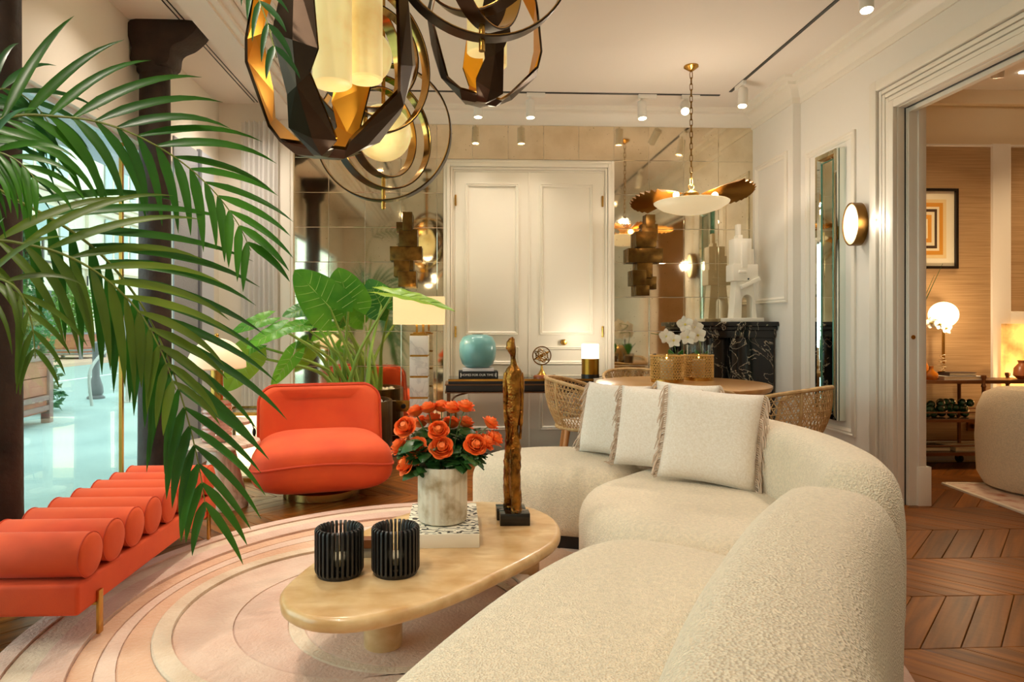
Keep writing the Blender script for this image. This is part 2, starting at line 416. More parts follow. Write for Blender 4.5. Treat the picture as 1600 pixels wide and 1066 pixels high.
# pilaster at the mirror's end and beam above the window bay
struct(MB().box(-1.60, -1.485, YB - .035, YB, 0, 3.02).box(-1.575, -1.51, YB - .045, YB - .03, .2, 2.9).build('trim_1', trim_m))
struct(MB().box(-1.62, -1.44, -.45, YB, 3.02, ZC).build('trim_2', ceil_m))
for n, (x, z0) in enumerate(((-1.44, 3.035), (-1.39, 3.06), (-1.33, 3.09), (-1.26, 3.12), (-1.19, 3.145))):
    struct(MB().box(x - .002, x + .052, -.45, YB, z0, ZC).build('trim_%d' % (3 + n), ceil_m, bevel=.008))
for x in (-1.83, -1.80):
    struct(MB().box(x, x + .008, -.45, 5.9, ZC - .003, ZC + .01).build('trim_%d' % (9 + (x > -1.82)), black_m))
# cornices
def cornice(name, pts, along, a0, a1, mat=trim_m):
    mb = MB(); mb.loft([[along(a, p, z) for p, z in pts] for a in (a0, a1)]); return struct(mb.build(name, mat))
CP = [(0, 2.985), (.012, 2.985), (.016, 3.0), (.016, 3.03), (.03, 3.045), (.045, 3.085), (.075, 3.11), (.09, 3.112), (.095, 3.135), (.14, 3.15), (.15, 3.168), (.15, 3.175), (0, 3.175)]
mb = MB(); mb.loft([[V((XC - p, YB, z)) for p, z in CP], [V((XC - p, 5.22 - p, z)) for p, z in CP], [V((XR - p, 5.22 - p, z)) for p, z in CP], [V((XR - p, -.45, z)) for p, z in CP]]); struct(mb.build('trim_11', trim_m))
cornice('trim_13', [(p * .6, 3.01 + (z - 2.985) * .86) for p, z in CP], lambda a, p, z: V((a, YB - p, z)), -1.45, XC)
# right wall panel mouldings (seen beside and beyond the tall mirror)
PM = scale_prof(MOULD, 1.5, 1.2)
for (y0, y1, z0, z1) in ((4.48, 5.13, .36, 2.55),):
    mb = MB(); frame(mb, right_pl(XR), y0, y1, z0, z1, PM); mb.build('panel_moulding', trim_m, wr)
for (y0, y1, z0, z1) in ((5.30, 5.88, 1.35, 2.62),):
    mb = MB(); frame(mb, right_pl(XC), y0, y1, z0, z1, PM); mb.build('panel_moulding', trim_m, wr)
mb = MB(); frame(mb, right_pl(XR), .2, 2.0, .36, 2.55, PM); mb.build('panel_moulding', trim_m, wr)
for nm, a0, a1, x in (('baseboard_right', 4.3, 5.2, XR), ('baseboard_near', -.45, 2.05, XR), ('baseboard_chimney', 5.22, YB, XC)):
    struct(MB().box(x - .018, x, a0, a1, 0, .14).box(x - .012, x, a0, a1, .14, .165).build(nm, trim_m, bevel=.004))
# fluted casing of the opening and its jamb
dc = T('door_2', 'white fluted casing around the wide opening', 'door casing', (XR, D1, 0)); dc['kind'] = 'structure'
for k, (o, w, h) in enumerate(((.0, .05, .03), (.055, .028, .022), (.09, .028, .022), (.125, .028, .022), (.16, .07, .038))):
    for s, yj in ((1, D1), (-1, D0)):
        a, b2 = yj + s * o, yj + s * (o + w)
        MB().box(XR - h, XR + .001, min(a, b2), max(a, b2), 0, DZ + o + w).build('casing_strip', trim_m, dc, bevel=.006)
    MB().box(XR - h, XR + .001, D0 - o, D1 + o, DZ + o, DZ + o + w).build('casing_strip', trim_m, dc, bevel=.006)
for s, yj in ((1, D1), (-1, D0)):
    for x0, x1, d in ((XR, XR + .045, .004), (XR + .055, XR + .062, .012), (XR + .062, 3.0, .02), (XR + .12, 3.0, .03)):
        MB().box(x0, x1, min(yj, yj - s * d), max(yj, yj - s * d), 0, DZ).build('jamb', trim_m, dc, bevel=.002)
    MB().box(XR + .046, XR + .054, min(yj + s * .0, yj - s * .003), max(yj, yj - s * .003), 0, DZ).build('pocket_slot', black_m, dc)
    MB().box(XR + .115, 3.03, min(yj + s * .03, yj - s * .036), max(yj + s * .03, yj - s * .036), 0, .25).build('plinth_block', trim_m, dc, bevel=.003)
MB().box(XR, 3.0, D0, D1, DZ - .004, DZ).build('jamb', trim_m, dc)
MB().box(XR + .05, XR + .062, D0, D1, DZ - .008, DZ - .004).build('pocket_slot', black_m, dc)
MB().box(XR + .065, XR + .10, D0, D1, DZ - .035, DZ - .004).build('pocket_rail', trim_m, dc)
MB().lathe([(.001, 0), (.014, .001), (.014, .004), (.001, .005)], 12, (XR + .09, D1 - .02, 1.08), axis='y').build('latch', brass, dc)
# window: panes with brass rods, grey perforated screen, pale frame, curtain bay
wn = T('window_1', 'shopfront window with slim brass rods', 'window', (XL - .06, 2.6, 0)); wn['kind'] = 'structure'
pane_m = glass_mat('window_glass', (235, 250, 246), .05)
rods = [.2, 1.5, 2.9, 4.39, 5.0]
for a, b2 in zip(rods, rods[1:]): MB().box(XL - .075, XL - .067, a + .012, b2 - .012, .012, WH - .01).build('pane', pane_m, wn, smooth=False)
for y in rods[1:-1]: MB().box(XL - .082, XL - .060, y - .011, y + .011, 0, WH).build('mullion', M('window_brass', (178, 130, 60), .3, 1), wn)
MB().box(XL - .09, XL - .05, .2, 5.0, 0, .012).build('bottom_rail', brass_d, wn)
MB().box(XL - .09, XL - .05, .2, 5.0, WH - .03, WH).build('head_rail', M('pale_frame', (214, 220, 232), .4), wn)
screen_m = M('perforated_screen', (176, 180, 188), .5, bump=(160, .8, 'voronoi'))
sc_ = T('window_2', 'grey perforated screen panel beyond the iron column', 'screen', (XL, 5.0, 0)); sc_['kind'] = 'structure'
MB().box(XL, XL + .012, 5.0, 5.45, 0, 2.6).build('screen_panel', screen_m, sc_)
MB().box(XL, XL + .03, 5.45, 5.49, 0, 2.62).build('frame_edge', M('frame_grey', (120, 125, 135), .5), sc_)
MB().box(XL, XL + .02, 5.49, 5.78, 0, 2.62).build('frame_board', M('pale_frame', (214, 220, 232), .4), sc_)
# letters on the glass
def text(name, body, size, mat, parent, loc, rot, ext=.001):
    cu = bpy.data.curves.new(name, 'FONT'); cu.body = body; cu.size = size; cu.extrude = ext; cu.align_x = 'CENTER'; cu.align_y = 'CENTER'; cu.resolution_u = 2
    o = bpy.data.objects.new(name, cu); COL.objects.link(o)
    dg = bpy.context.evaluated_depsgraph_get(); me = bpy.data.meshes.new_from_object(o.evaluated_get(dg)); bpy.data.objects.remove(o)
    me.materials.append(mat); me.name = name; o = bpy.data.objects.new(name, me); COL.objects.link(o); o.parent = parent; o.location = loc; o.rotation_euler = rot; return o
for ch, u in (('M', 42), ('A', 53), ('O', 63)):
    p = at_x(u, 475, XL - .06); text('window_letter', ch, .036, M('vinyl_white', (240, 244, 242), .6), wn, p - wn.location, (R(90), 0, R(90)))
# ================================================================== next room (shell)
AY, AX, A0 = 5.40, 6.15, .4
grass = M('grasscloth', (186, 152, 108), .7, grain=((2, 2, 190), (140, 104, 64), .8), bump=(1, 0))
wab = struct(MB().box(3.0, AX + .15, AY, AY + .15, -.02, ZC).build('wall_next_room', M('annex_paint', (228, 208, 172), .6)))
war = struct(MB().box(AX, AX + .15, A0, AY, -.02, ZC).build('wall_next_side', grass))
struct(MB().box(3.0, AX + .15, A0 - .15, A0, -.02, ZC).build('wall_next_near', M('annex_paint', (228, 208, 172), .6)))
def on_ab(u, v): return at_y(u, v, AY)
p0, p1, p2 = on_ab(1453, 228), on_ab(1548, 228), on_ab(1576, 228); q = on_ab(1590, 488)
MB().box(3.1, p1.x, AY - .008, AY, .16, p0.z).build('grasscloth_panel', grass, wab)
MB().box(p2.x, AX, AY - .008, AY, q.z, p0.z).build('grasscloth_panel', grass, wab)
mb = MB().box(p1.x, p2.x, AY - .022, AY, .14, p0.z + .02).box(p2.x, AX, AY - .022, AY, q.z - .1, q.z - .01)
mb.build('panel_stile', trim_m, wab, bevel=.004)
for x0, x1, z0, z1 in ((3.1, p1.x, .16, p0.z), (p2.x, AX, q.z, p0.z)):
    mb = MB(); frame(mb, back_pl(AY), x0 - .012, x1 + .012, z0 - .012, z1 + .012, [(0, 0), (0, .02), (.012, .024), (.02, .008), (.02, 0)]); mb.build('panel_moulding', trim_m, wab)
struct(MB().box(3.0, AX, AY - .02, AY, 0, .12).build('baseboard_next', trim_m, bevel=.004))
struct(MB().box(3.0, AX, AY - .06, AY, 3.05, ZC).build('trim_14', M('annex_paint', (228, 208, 172), .6)))
# ================================================================== tracks and spotlights
trk = tag(MB().box(2.335, 2.36, 0, 5.47, ZC - .006, ZC + .005).build('ceiling_track', black_m), 'long black lighting track along the right side of ceiling', 'track')
trk2 = tag(MB().box(-.9, 2.29, 5.545, 5.57, ZC - .006, ZC + .005).build('ceiling_track', black_m), 'black lighting track across ceiling in front of mirrored wall', 'track')
def track_spot(x, y, aim, label, power, axis='x', drop=.05, L=.135, col=WARM):
    t = T('track_spotlight', label, 'spotlight', (x, y, ZC - .006), 0, 'white cylinder spotlights on ceiling tracks')
    ad = MB().box(-.03, .13, -.016, .016, -.034, 0) if axis == 'x' else MB().box(-.016, .016, -.03, .13, -.034, 0)
    ad.build('adapter', white_m, t, local=True, bevel=.004)
    d = (V(aim) - V((x, y, ZC - .1))).normalized(); q = V((0, 0, -1)).rotation_difference(d).to_matrix()
    top = V((0, 0, -.034 - drop)); MB().tube([(0, 0, -.03), top], .008, 8).build('stem', white_m, t, local=True)
    mb = MB().lathe([(.036, .02), (.038, 0), (.038, -L), (.033, -L), (.031, -L + .02), (.001, -L + .021)], 20)
    mb.xf(Matrix.Translation(top) @ q.to_4x4()); mb.build('body', white_m, t, local=True)
    mb = MB().lathe([(.001, -L + .004), (.031, -L + .003), (.031, -L + .009), (.001, -L + .01)], 20); mb.xf(Matrix.Translation(top) @ q.to_4x4()); mb.build('lens', lens_m, t, local=True)
    wp = V((x, y, ZC - .006)) + top + d * (L + .01); spot('spot_beam', wp, wp + d, power, col=col); return t
for u, v, aim, lab in ((747, 150, (.1, 5.4, 0), 'white ceiling spotlight above the turquoise vase end of console'), (827, 148, (.7, 5.3, 0), 'white ceiling spotlight above the armillary sphere'),
                       (1000, 150, (1.6, 5.0, 0), 'white ceiling spotlight left of the chain pendant'), (1068, 150, (1.0, 2.6, .3), 'tilted white ceiling spotlight just beside the pendant chain')):
    p = at_z(u, v, ZC); track_spot(p.x, 5.557, aim, lab, SPOT_W * (.38 if aim[1] > 4.9 else 1.1))
track_spot(-.55, 5.557, (-.8, 4.6, 0), 'white ceiling spotlight over the brass planter', SPOT_W * .6)
for v, y, aim, lab in ((0, 5.22, (1.9, 4.6, 0), 'white ceiling spotlight near the chimney corner end of track'), (0, 3.62, (2.0, 3.0, .3), 'white ceiling spotlight on the side track near the opening')):
    track_spot(2.347, y, aim, lab, SPOT_W * .6, 'y')
for y, w_ in ((2.5, 'over the edge of the wide opening'), (1.2, 'over the panelled wall before the opening')): track_spot(2.347, y, (1.2, 2.4, .3), 'added white ceiling spotlight on the side track ' + w_, SPOT_W * .5, 'y')  # spots added beyond the frame to lift the ambient light
# downlights added to brighten the window bay and curtain
for x, y, lab in ((-1.70, 5.25, 'added fill downlight in the bay beside the curtain'), (-1.70, 3.65, 'added fill downlight in the bay between the iron columns'), (-1.70, 2.2, 'added fill downlight in the bay above the palm')):
    t = T('fill_downlight', lab, 'downlight', (x, y, ZC - .008), 0, 'added fill downlights in the window bay'); MB().lathe([(.045, .008), (.047, 0), (.038, 0), (.036, .006)], 24, cap=False).build('trim_ring', white_m, t, local=True); MB().lathe([(.036, .005), (.001, .0055)], 24).build('lens', lens_m, t, local=True)
    spot('fill_downlight_beam', (x, y, ZC - .02), (x, y + (.25 if y > 5 else 0), 0), 60 if y > 5 else 34, 120)
# track and spots added over the seating for general room light
tag(MB().box(-.9, -.875, .2, 4.9, ZC - .006, ZC + .005).build('ceiling_track', black_m), 'added black lighting track over the seating between beam and pendants', 'track')
for y, aim, w_ in ((4.4, (-.9, 4.2, 0), 'above the orange swivel chair'), (3.4, (-.8, 3.3, 0), 'above the far end of the bench'), (1.4, (-.5, 2.0, 0), 'above the near edge of the round rug'), (.6, (.4, 1.6, 0), 'at the end away from the mirrors')): track_spot(-.888, y, aim, 'added white ceiling spotlight on the seating track ' + w_, SPOT_W, 'y')
for x, y, aim, w_ in ((3.9, 4.5, (4.2, 5.2, .6), 'above the bar cart'), (5.0, 4.5, (5.3, 5.3, .8), 'above the onyx panel'), (4.9, 3.4, (6.1, 3.4, 1.2), 'aimed at the grasscloth side wall'), (4.9, 2.2, (6.1, 2.2, 1.2), 'aimed at the grasscloth side wall'), (4.9, 1.2, (6.1, 1.2, 1.2), 'aimed at the grasscloth side wall')):
    track_spot(x, y, aim, 'added white ceiling spotlight in the next room ' + w_, SPOT_W * .66, col=(1, .72, .42))  # added spots: they brighten the next room and wash its side wall
# ================================================================== street outside
pav = M('pavement', (176, 196, 192), .7, var=(1.2, (156, 178, 175), .35, .7), bump=(40, .1))
struct(MB().box(-6.05, -2.3, -4, 45, -.12, -.02).build('ground_pavement', pav, origin=(0, 0, 0)))
struct(MB().box(-12, -6.05, -4, 45, -.2, -.1).build('ground_road', M('road', (158, 176, 172), .8, bump=(60, .15)), origin=(0, 0, 0)))
struct(MB().box(-16, -12, -4, 45, -.12, 0).build('ground_far_pavement', M('far_pavement', (214, 176, 152), .8), origin=(0, 0, 0)))
tag(MB().box(-9.06, -8.94, -4, 45, -.099, -.095).build('road_line', M('road_white', (230, 232, 226), .7)), 'white line painted along the road', 'road marking')
# facade across the street
st = M('facade_stone', (232, 224, 204), .8, bump=(3, .1)); st2 = M('facade_moulding', (226, 216, 194), .8)
fb = T('building', 'cream stone building with cornices across the street', 'building', (-16, 28, 0))
MB().box(-19, -16, 8, 60, 0, 15).build('wall', st, fb)
for z, h, d in ((6.1, .25, .25), (6.4, .2, .45), (6.6, .18, .6), (3.6, .18, .2), (9.6, .25, .35)):
    MB().box(-16 - .01, -16 + d, 8, 60, z, z + h).build('cornice', st2, fb, bevel=.04)
for y in (17.5, 23.0, 28.5, 34): MB().box(-16.01, -15.85, y, y + .5, 0, 6.1).build('pilaster', st2, fb, bevel=.03)
dk = M('shop_dark', (92, 96, 92), .3); shut = M('shutter', (190, 204, 204), .6)
for y in (19.2, 25.0, 30.6):
    for z0, z1 in ((4.2, 6.0), (7.2, 9.2)):
        w = MB().box(-16.01, -15.93, y, y + 1.5, z0, z1).build('window', st2, fb); MB().box(-15.94, -15.92, y + .15, y + 1.35, z0 + .1, z1 - .1).build('pane', M('far_pane', (150, 176, 176), .1), w)
        for k in (-.62, 1.6): MB().box(-15.96, -15.9, y + k, y + k + .52, z0, z1).build('shutter', shut, w)
    d = MB().box(-16.01, -15.9, y - .3, y + 1.9, .3, 2.7).build('shop_window', st2, fb); MB().box(-15.92, -15.88, y - .15, y + 1.75, .45, 2.55).build('pane', dk, d)
for ch, u, v in (('O', 122, 437), ('I', 137, 440), ('S', 150, 440)):
    p = at_x(u, v, -15.83); text('sign_letter', ch, .62, black_m, fb, p - fb.location, (R(90), 0, R(90)), .02)
# hanging square sign
p = at_x(77, 392, -14.0); sg = T('hanging_sign', 'square framed black sign hung on the facade', 'sign', (p.x, p.y, p.z - .4))
mb = MB(); frame(mb, left_pl(p.x), p.y - .42, p.y + .42, p.z - .42, p.z + .42, [(0, 0), (0, .06), (.07, .06), (.07, 0)]); mb.build('frame', M('sign_black', (60, 60, 56), .5), sg)
MB().box(p.x - .02, p.x - .0, p.y - .4, p.y + .4, p.z - .4, p.z + .4).build('board', M('sign_board', (222, 216, 196), .6), sg)
text('letter', 'E', .5, M('sign_black', (60, 60, 56), .5), sg, p - sg.location + V((.01, 0, 0)), (R(90), 0, R(90)), .01)
MB().beam((-16, p.y, p.z + .5), (p.x, p.y, p.z + .45), .04).build('bracket', M('sign_black', (60, 60, 56), .5), sg)
# awning over the shop window
aw_m = M('awning_cloth', (178, 184, 192), .8, bump=(120, .3))
aw = T('awning', 'grey fabric awning above the shop window outside', 'awning', (-2.3, 4.5, 2.7))
MB().loft([[V((-2.31, y, 3.05)), V((-3.2, y, 2.78)), V((-3.2, y, 2.76)), V((-2.31, y, 3.03))] for y in (1.0, 4.0, 7.5)]).build('canopy', aw_m, aw)
MB().box(-3.215, -3.2, 1.0, 7.5, 2.62, 2.78).build('valance', aw_m, aw)
for y in (1.5, 4.5, 7.0): MB().tube([(-2.31, y, 2.6), (-2.8, y - .1, 2.75), (-3.19, y, 2.77)], .014, 6).build('arm', M('awning_arm', (210, 212, 214), .4), aw)
# timber planters with shrubs
pw = M('planter_wood', (156, 92, 68), .7, var=(5, (176, 112, 84), .3, .7)); pg = M('planter_frame', (142, 112, 104), .7)
shrub_m = leaf_mat('shrub_leaf', (62, 104, 52), (120, 150, 70), 5, .3)
def planter_box(x, y, w, h, rz, label, frm=pg, z=-.02):
    t = T('street_planter', label, 'planter', (x, y, z), rz)
    for s in (-1, 1):
        for k in range(3):
            z0 = .14 + k * (h - .2) / 3; z1 = z0 + (h - .2) / 3 - .01
            MB().box(-w / 2, w / 2, s * w / 2 - .02, s * w / 2 + .02, z0, z1).build('plank', pw, t, local=True)
            MB().box(s * w / 2 - .02, s * w / 2 + .02, -w / 2, w / 2, z0, z1).build('plank', pw, t, local=True)
        for q in (-1, 1): MB().box(s * w / 2 - .05, s * w / 2 + .05, q * w / 2 - .05, q * w / 2 + .05, 0, h).build('post', frm, t, local=True, bevel=.008)
        for z in (.16, .28, h - .08):
            MB().box(-w / 2, w / 2, s * (w / 2 + .03) - .015, s * (w / 2 + .03) + .015, z, z + .06).build('rail', frm, t, local=True)
            MB().box(s * (w / 2 + .03) - .015, s * (w / 2 + .03) + .015, -w / 2, w / 2, z, z + .06).build('rail', frm, t, local=True)
    MB().box(-w / 2 + .03, w / 2 - .03, -w / 2 + .03, w / 2 - .03, h - .2, h - .08).build('soil', M('soil', (70, 52, 38), .9), t, local=True)
    return t
def shrub(x, y, z, r, hh, n, label, mat, leaf=.05):
    t = T('shrub', label, 'shrub', (x, y, z)); mb = MB(); rng = random.Random(int(x * 31 + y * 7))
    MB().tube([(0, 0, -.1), (.02, 0, hh * .4), (0, .03, hh * .8)], [.05, .035, .01], 6).build('stem', M('bark', (90, 66, 46), .9), t, local=True)
    for i in range(n):
        a, u = rng.uniform(0, 2 * pi), rng.random(); zz = u * hh; rr = r * (max(.02, 1 - ((u - .42) / .6) ** 2) ** .5 if hh < 2.5 else 1.05 - u) * rng.uniform(.5, 1.05)
        c = V((rr * cos(a), rr * sin(a), zz)); q = Quaternion((rng.gauss(0, 1), rng.gauss(0, 1), rng.gauss(0, 1), rng.gauss(0, 1))).normalized()
        s = leaf * rng.uniform(.6, 1.3); mb.add([c + q @ V(p) for p in ((-s, 0, 0), (0, -s * .4, s * .1), (s, 0, 0), (0, s * .4, s * .1))], [(0, 1, 2, 3)])
    o = mb.build('foliage', mat, t, local=True, smooth=False); o['kind'] = 'stuff'; return t
pp = at_z(86, 661, -.02)
planter_box(pp.x - .52, pp.y - .50, .95, .84, R(8), 'reddish timber planter box standing on the near pavement')
shrub(pp.x - .52, pp.y - .50, .77, .50, 1.15, 2600, 'dense rounded shrub in the near timber planter', shrub_m, .055)
shrub(pp.x - .95, pp.y + .9, .035, .45, 3.0, 3000, 'tall narrow evergreen behind the near timber planter', leaf_mat('evergreen', (58, 106, 66), (96, 140, 92), 5, .3), .06)
p2 = at_z(112, 560, 0)
planter_box(p2.x, p2.y, 1.5, .95, 0, 'orange timber planter box on the far pavement', M('steel_frame', (130, 130, 130), .5), 0)
shrub(p2.x, p2.y, .92, .68, 1.9, 1500, 'light green shrub in the far planter', leaf_mat('light_shrub', (96, 146, 66), (150, 186, 96), 5, .3), .11)
# bollards and cycle stand
bm_ = M('bollard_iron', (112, 108, 108), .5)
p = at_z(150, 623, -.02)
tag(MB().lathe([(.13, 0), (.13, .03), (.09, .06), (.11, .1), (.1, .2), (.055, .36), (.05, .8), (.06, .82), (.05, .9), (.001, .93)], 14, p).build('bollard', bm_), 'dark flared iron bollard at the kerb', 'bollard')
p = at_z(203, 628, -.02)
tag(MB().lathe([(.15, 0), (.15, .015), (.06, .02), (.06, .95), (.03, .98), (.001, .985)], 14, p).build('bollard', M('post_grey', (186, 184, 176), .4)), 'pale cylindrical steel post on a round foot plate', 'post')
tag(MB().tube(spline([(p.x - .3, p.y - .5, -.021), (p.x - .35, p.y - .45, .5), (p.x - .3, p.y, .78), (p.x - .25, p.y + .45, .5), (p.x - .3, p.y + .5, -.021)], 6), .022, 8).build('cycle_stand', M('post_grey', (186, 184, 176), .4)), 'bent tube cycle stand beside the pale post', 'cycle stand')
# ================================================================== rug
def circ(c, r, n=96): return [V((c[0] + r * cos(2 * pi * i / n), c[1] + r * sin(2 * pi * i / n), 0)) for i in range(n)]
rug = T('round_rug', 'large round pink and cream rug with carved rings under the seating', 'rug', (-.02, 2.57, 0))
def pile(name, c, c2): return M(name, c, .95, var=(5, c2, .35, .68, 5), bump=(70, .6), sheen=.3)
rug_cols = [('rug_rose', (220, 188, 170), (204, 164, 144)), ('rug_cream', (226, 206, 182), (206, 180, 152)), ('rug_salmon', (222, 182, 152), (208, 160, 128)), ('rug_blush', (226, 198, 178), (212, 176, 156))]
rings_ = [((-.02, 2.57), 1.58, 0, .030), ((-.03, 2.57), 1.50, 1, .024), ((-.04, 2.575), 1.40, 0, .032), ((-.07, 2.58), 1.27, 2, .022), ((-.12, 2.59), 1.15, 3, .022), ((-.22, 2.6), 1.0, 2, .022), ((-.385, 2.63), .76, 1, .034), ((-.39, 2.63), .69, 3, .024), ((-.34, 2.6), .52, 0, .024), ((-.18, 2.57), .47, 1, .026), ((-.17, 2.56), .42, 3, .026)]
for k, (c, r, ci, h) in enumerate(rings_):
    o = circ(c, r); mb = MB(); g = .001
    nxt = rings_[k + 1] if k + 1 < len(rings_) else None
    prof = [[p.lerp(V((*c, 0)), q / r) + V((0, 0, z)) for p in o] for q, z in ((g, .002), (g, h - .006), (g + .006, h))]
    if nxt:
        inn = circ(nxt[0], nxt[1]); prof += [[p + V((0, 0, h)) for p in inn], [p + V((0, 0, .002)) for p in inn]]; mb.loft(prof, False)
    else: prof.append([p.lerp(V((*c, 0)), .95) + V((0, 0, h)) for p in o]); mb.loft(prof, True)
    mb.build('pile_ring', pile(*rug_cols[ci]), rug)
RZ = .03
# ================================================================== sofa
boucle = M('cream_boucle', (246, 228, 200), .95, var=(90, (226, 210, 184), .3, .7), bump=(185, 1.0, 'voronoi'), sheen=.3)
boucle.node_tree.nodes['Bump'].inputs['Distance'].default_value = .0045
sofa = T('curved_sofa', 'large curved cream boucle sofa wrapping around the coffee table', 'sofa', (.9, 2.6, 0))
SZ = .43
A = [(.09, 3.58), (.13, 3.76), (.28, 3.90), (.55, 3.97), (.85, 3.92), (1.10, 3.78), (1.12, 3.55), (.98, 3.33), (.82, 3.17), (.64, 3.20), (.42, 3.27), (.20, 3.38)]
B = [(.53, 2.80), (.60, 3.00), (.76, 3.17), (.94, 3.34), (1.14, 3.46), (1.34, 3.36), (1.44, 3.05), (1.46, 2.70), (1.40, 2.36), (1.22, 2.12), (1.0, 2.06), (.80, 2.14), (.62, 2.34), (.53, 2.58)]
Cc = [(.40, 2.20), (.55, 2.27), (.70, 2.24), (.86, 2.13), (.98, 1.96), (.93, 1.76), (.76, 1.50), (.58, 1.22), (.42, .92), (.24, .72), (.0, .66), (-.22, .78), (-.34, 1.0), (-.24, 1.25), (-.10, 1.52), (.07, 1.80), (.23, 2.02)]
for nm, o in (('seat', A), ('seat', B), ('seat', Cc)):
    mb = MB(); cushion(mb, o, .075, SZ, .13, .07, .012, 110); mb.build(nm, boucle, sofa, angle=80)
    mb = MB(); oo = resample(spline([(*p, 0) for p in o], 8, True), 70, True)
    if sum(a.x * b.y - b.x * a.y for a, b in zip(oo, oo[1:] + oo[:1])) < 0: oo.reverse()
    mb.prism([(p.x, p.y) for p in inset(oo, .035)], RZ - .012, .085); mb.build('plinth', black_m, sofa)
def arc(c, r, a0, a1, n=9): return [(c[0] + r * cos(R(a0 + (a1 - a0) * i / (n - 1))), c[1] + r * sin(R(a0 + (a1 - a0) * i / (n - 1)))) for i in range(n)]
oc = (-.05, 2.7)
def soft_sweep(path, hw, z0, zt, n=44, seg=28, cap=.14):
    """upholstered wall along a plan path: rounded top, softly rounded ends"""
    p = resample(spline([(*q, 0) for q in path], 10), n); L = sum((b - a).length for a, b in zip(p, p[1:])); mb = MB(); rings = []
    ts = [(cap * (1 - cos(pi / 2 * k / 7)), sin(pi / 2 * k / 7)) for k in range(0, 8)]
    stations = [(d, max(w, .12)) for d, w in ts] + [(cap + (L - 2 * cap) * k / n, 1) for k in range(1, n)] + [(L - d, max(w, .12)) for d, w in reversed(ts)]
    def at(d):
        acc = 0
        for a, b in zip(p, p[1:]):
            l = (b - a).length
            if acc + l >= d - 1e-9: return a.lerp(b, (d - acc) / l), (b - a).normalized()
            acc += l
        return p[-1], (p[-1] - p[-2]).normalized()
    zm = (z0 + zt) / 2; hz = (zt - z0) / 2
    for d, w in stations:
        c, t = at(min(max(d, 0), L)); nx = V((t.y, -t.x, 0)); hzz = hz * (.55 + .45 * w)
        rings.append([c + nx * (hw * w * sq(cos(2 * pi * j / seg), .62)) + V((0, 0, zm - (hz - hzz) * .6 + hzz * sq(sin(2 * pi * j / seg), .52))) for j in range(seg)])
    return mb.loft(rings)
def sq(c, e): return math.copysign(abs(c) ** e, c)
BF = arc(oc, 1.505, 56, -31, 9); BN = [(.22, .5), (.36, .75), (.50, 1.0), (.64, 1.22), (.82, 1.475), (.99, 1.68), (1.10, 1.80)]
for path, hw in ((BF, .13), (BN, .165)):
    soft_sweep(path, hw, .07, .715).build('backrest', boucle, sofa, angle=80)
    pp_ = resample(spline([(*q, 0) for q in path], 8), 24); mb = MB()
    mb.loft([[p + V((dx, 0, 0)) + V((0, 0, z)) for dx, z in ((-.09, RZ - .012), (.09, RZ - .012), (.09, .085), (-.09, .085))] for p in pp_[2:-2]]); mb.build('plinth', black_m, sofa)
MB().box(1.075, 1.10, 1.60, 1.612, .10, .135).build('care_tag', M('tag_grey', (70, 66, 60), .8), sofa)
# ================================================================== fringed cushions
lin_m = M('cream_linen', (242, 232, 220), .9, var=(120, (228, 214, 196), .3, .7), bump=(260, .35), sheen=.3)
fr_m = M('taupe_fringe', (206, 182, 160), .9)
def pillow(x, y, z, w, h, yaw, lean, label, seed, roll=0, thick=.075):
    t = T('fringed_pillow', label, 'pillow', (x, y, z), yaw, 'fringed pillows on the curved sofa'); t.rotation_euler = (R(lean), R(roll), yaw)
    mb = MB(); n = 18; rng = random.Random(seed); fr, bk = [], []
    def pt(i, j, s):
        u, v = i / n * 2 - 1, j / n * 2 - 1
        ex = 1 - .055 * (1 - v * v) * abs(u) ** 3; ez = 1 - .055 * (1 - u * u) * abs(v) ** 3
        th = thick * (max(0, (1 - u ** 4) * (1 - v ** 4))) ** .5 + .004
        wr = .006 * noise.noise(V((u * 2 + seed, v * 2, s)))
        return V((u * w / 2 * ex, -s * (th + wr * (1 - u * u) * (1 - v * v)), h / 2 + v * h / 2 * ez))
    for s in (1, -1):
        mb.add([pt(i, j, s) for j in range(n + 1) for i in range(n + 1)], [(j * (n + 1) + i, j * (n + 1) + i + 1, (j + 1) * (n + 1) + i + 1, (j + 1) * (n + 1) + i) for j in range(n) for i in range(n)])
    edge = [(i, 0) for i in range(n)] + [(n, j) for j in range(n)] + [(n - i, n) for i in range(n)] + [(0, n - j) for j in range(n)]
    k = (n + 1) ** 2; idx = [j * (n + 1) + i for i, j in edge]; m = len(idx)
    mb.f += [(idx[a], idx[(a + 1) % m], k + idx[(a + 1) % m], k + idx[a]) for a in range(m)]
    mb.build('cover', lin_m, t, local=True, angle=85)
    fb_ = MB()
    for s in (-1, 1):
        for q in range(44):
            v = q / 43 * 2 - 1; ex = 1 - .055 * (1 - v * v); p = V((s * w / 2 * ex, 0, h / 2 + v * h / 2 * .99)); L = rng.uniform(.03, .085)
            d = V((s * rng.uniform(.15, .6), rng.uniform(-.5, .35), -1)).normalized()
            p1 = p + V((s * .014, rng.uniform(-.012, .006), -.008)); p2 = p1 + d * L * .5; p3 = p2 + V((d.x * .3, d.y, -1)).normalized() * L * .5
            if p3.z < .004: p3.z = .004
            if p2.z < .006: p2.z = .006
            fb_.tube([p, p1, p2, p3], [.0035, .0035, .0032, .0022], 5)
    fo = fb_.build('fringe', fr_m, t, local=True); fo['kind'] = 'stuff'
    return t
pillow(.828, 3.497, SZ + .012, .40, .40, R(-48), -14, 'cream fringed pillow leaning on the sofa beside the rattan chair', 1)
pillow(.966, 3.158, SZ + .012, .42, .41, R(-40), -14, 'cream fringed pillow between two other pillows on the sofa', 2)
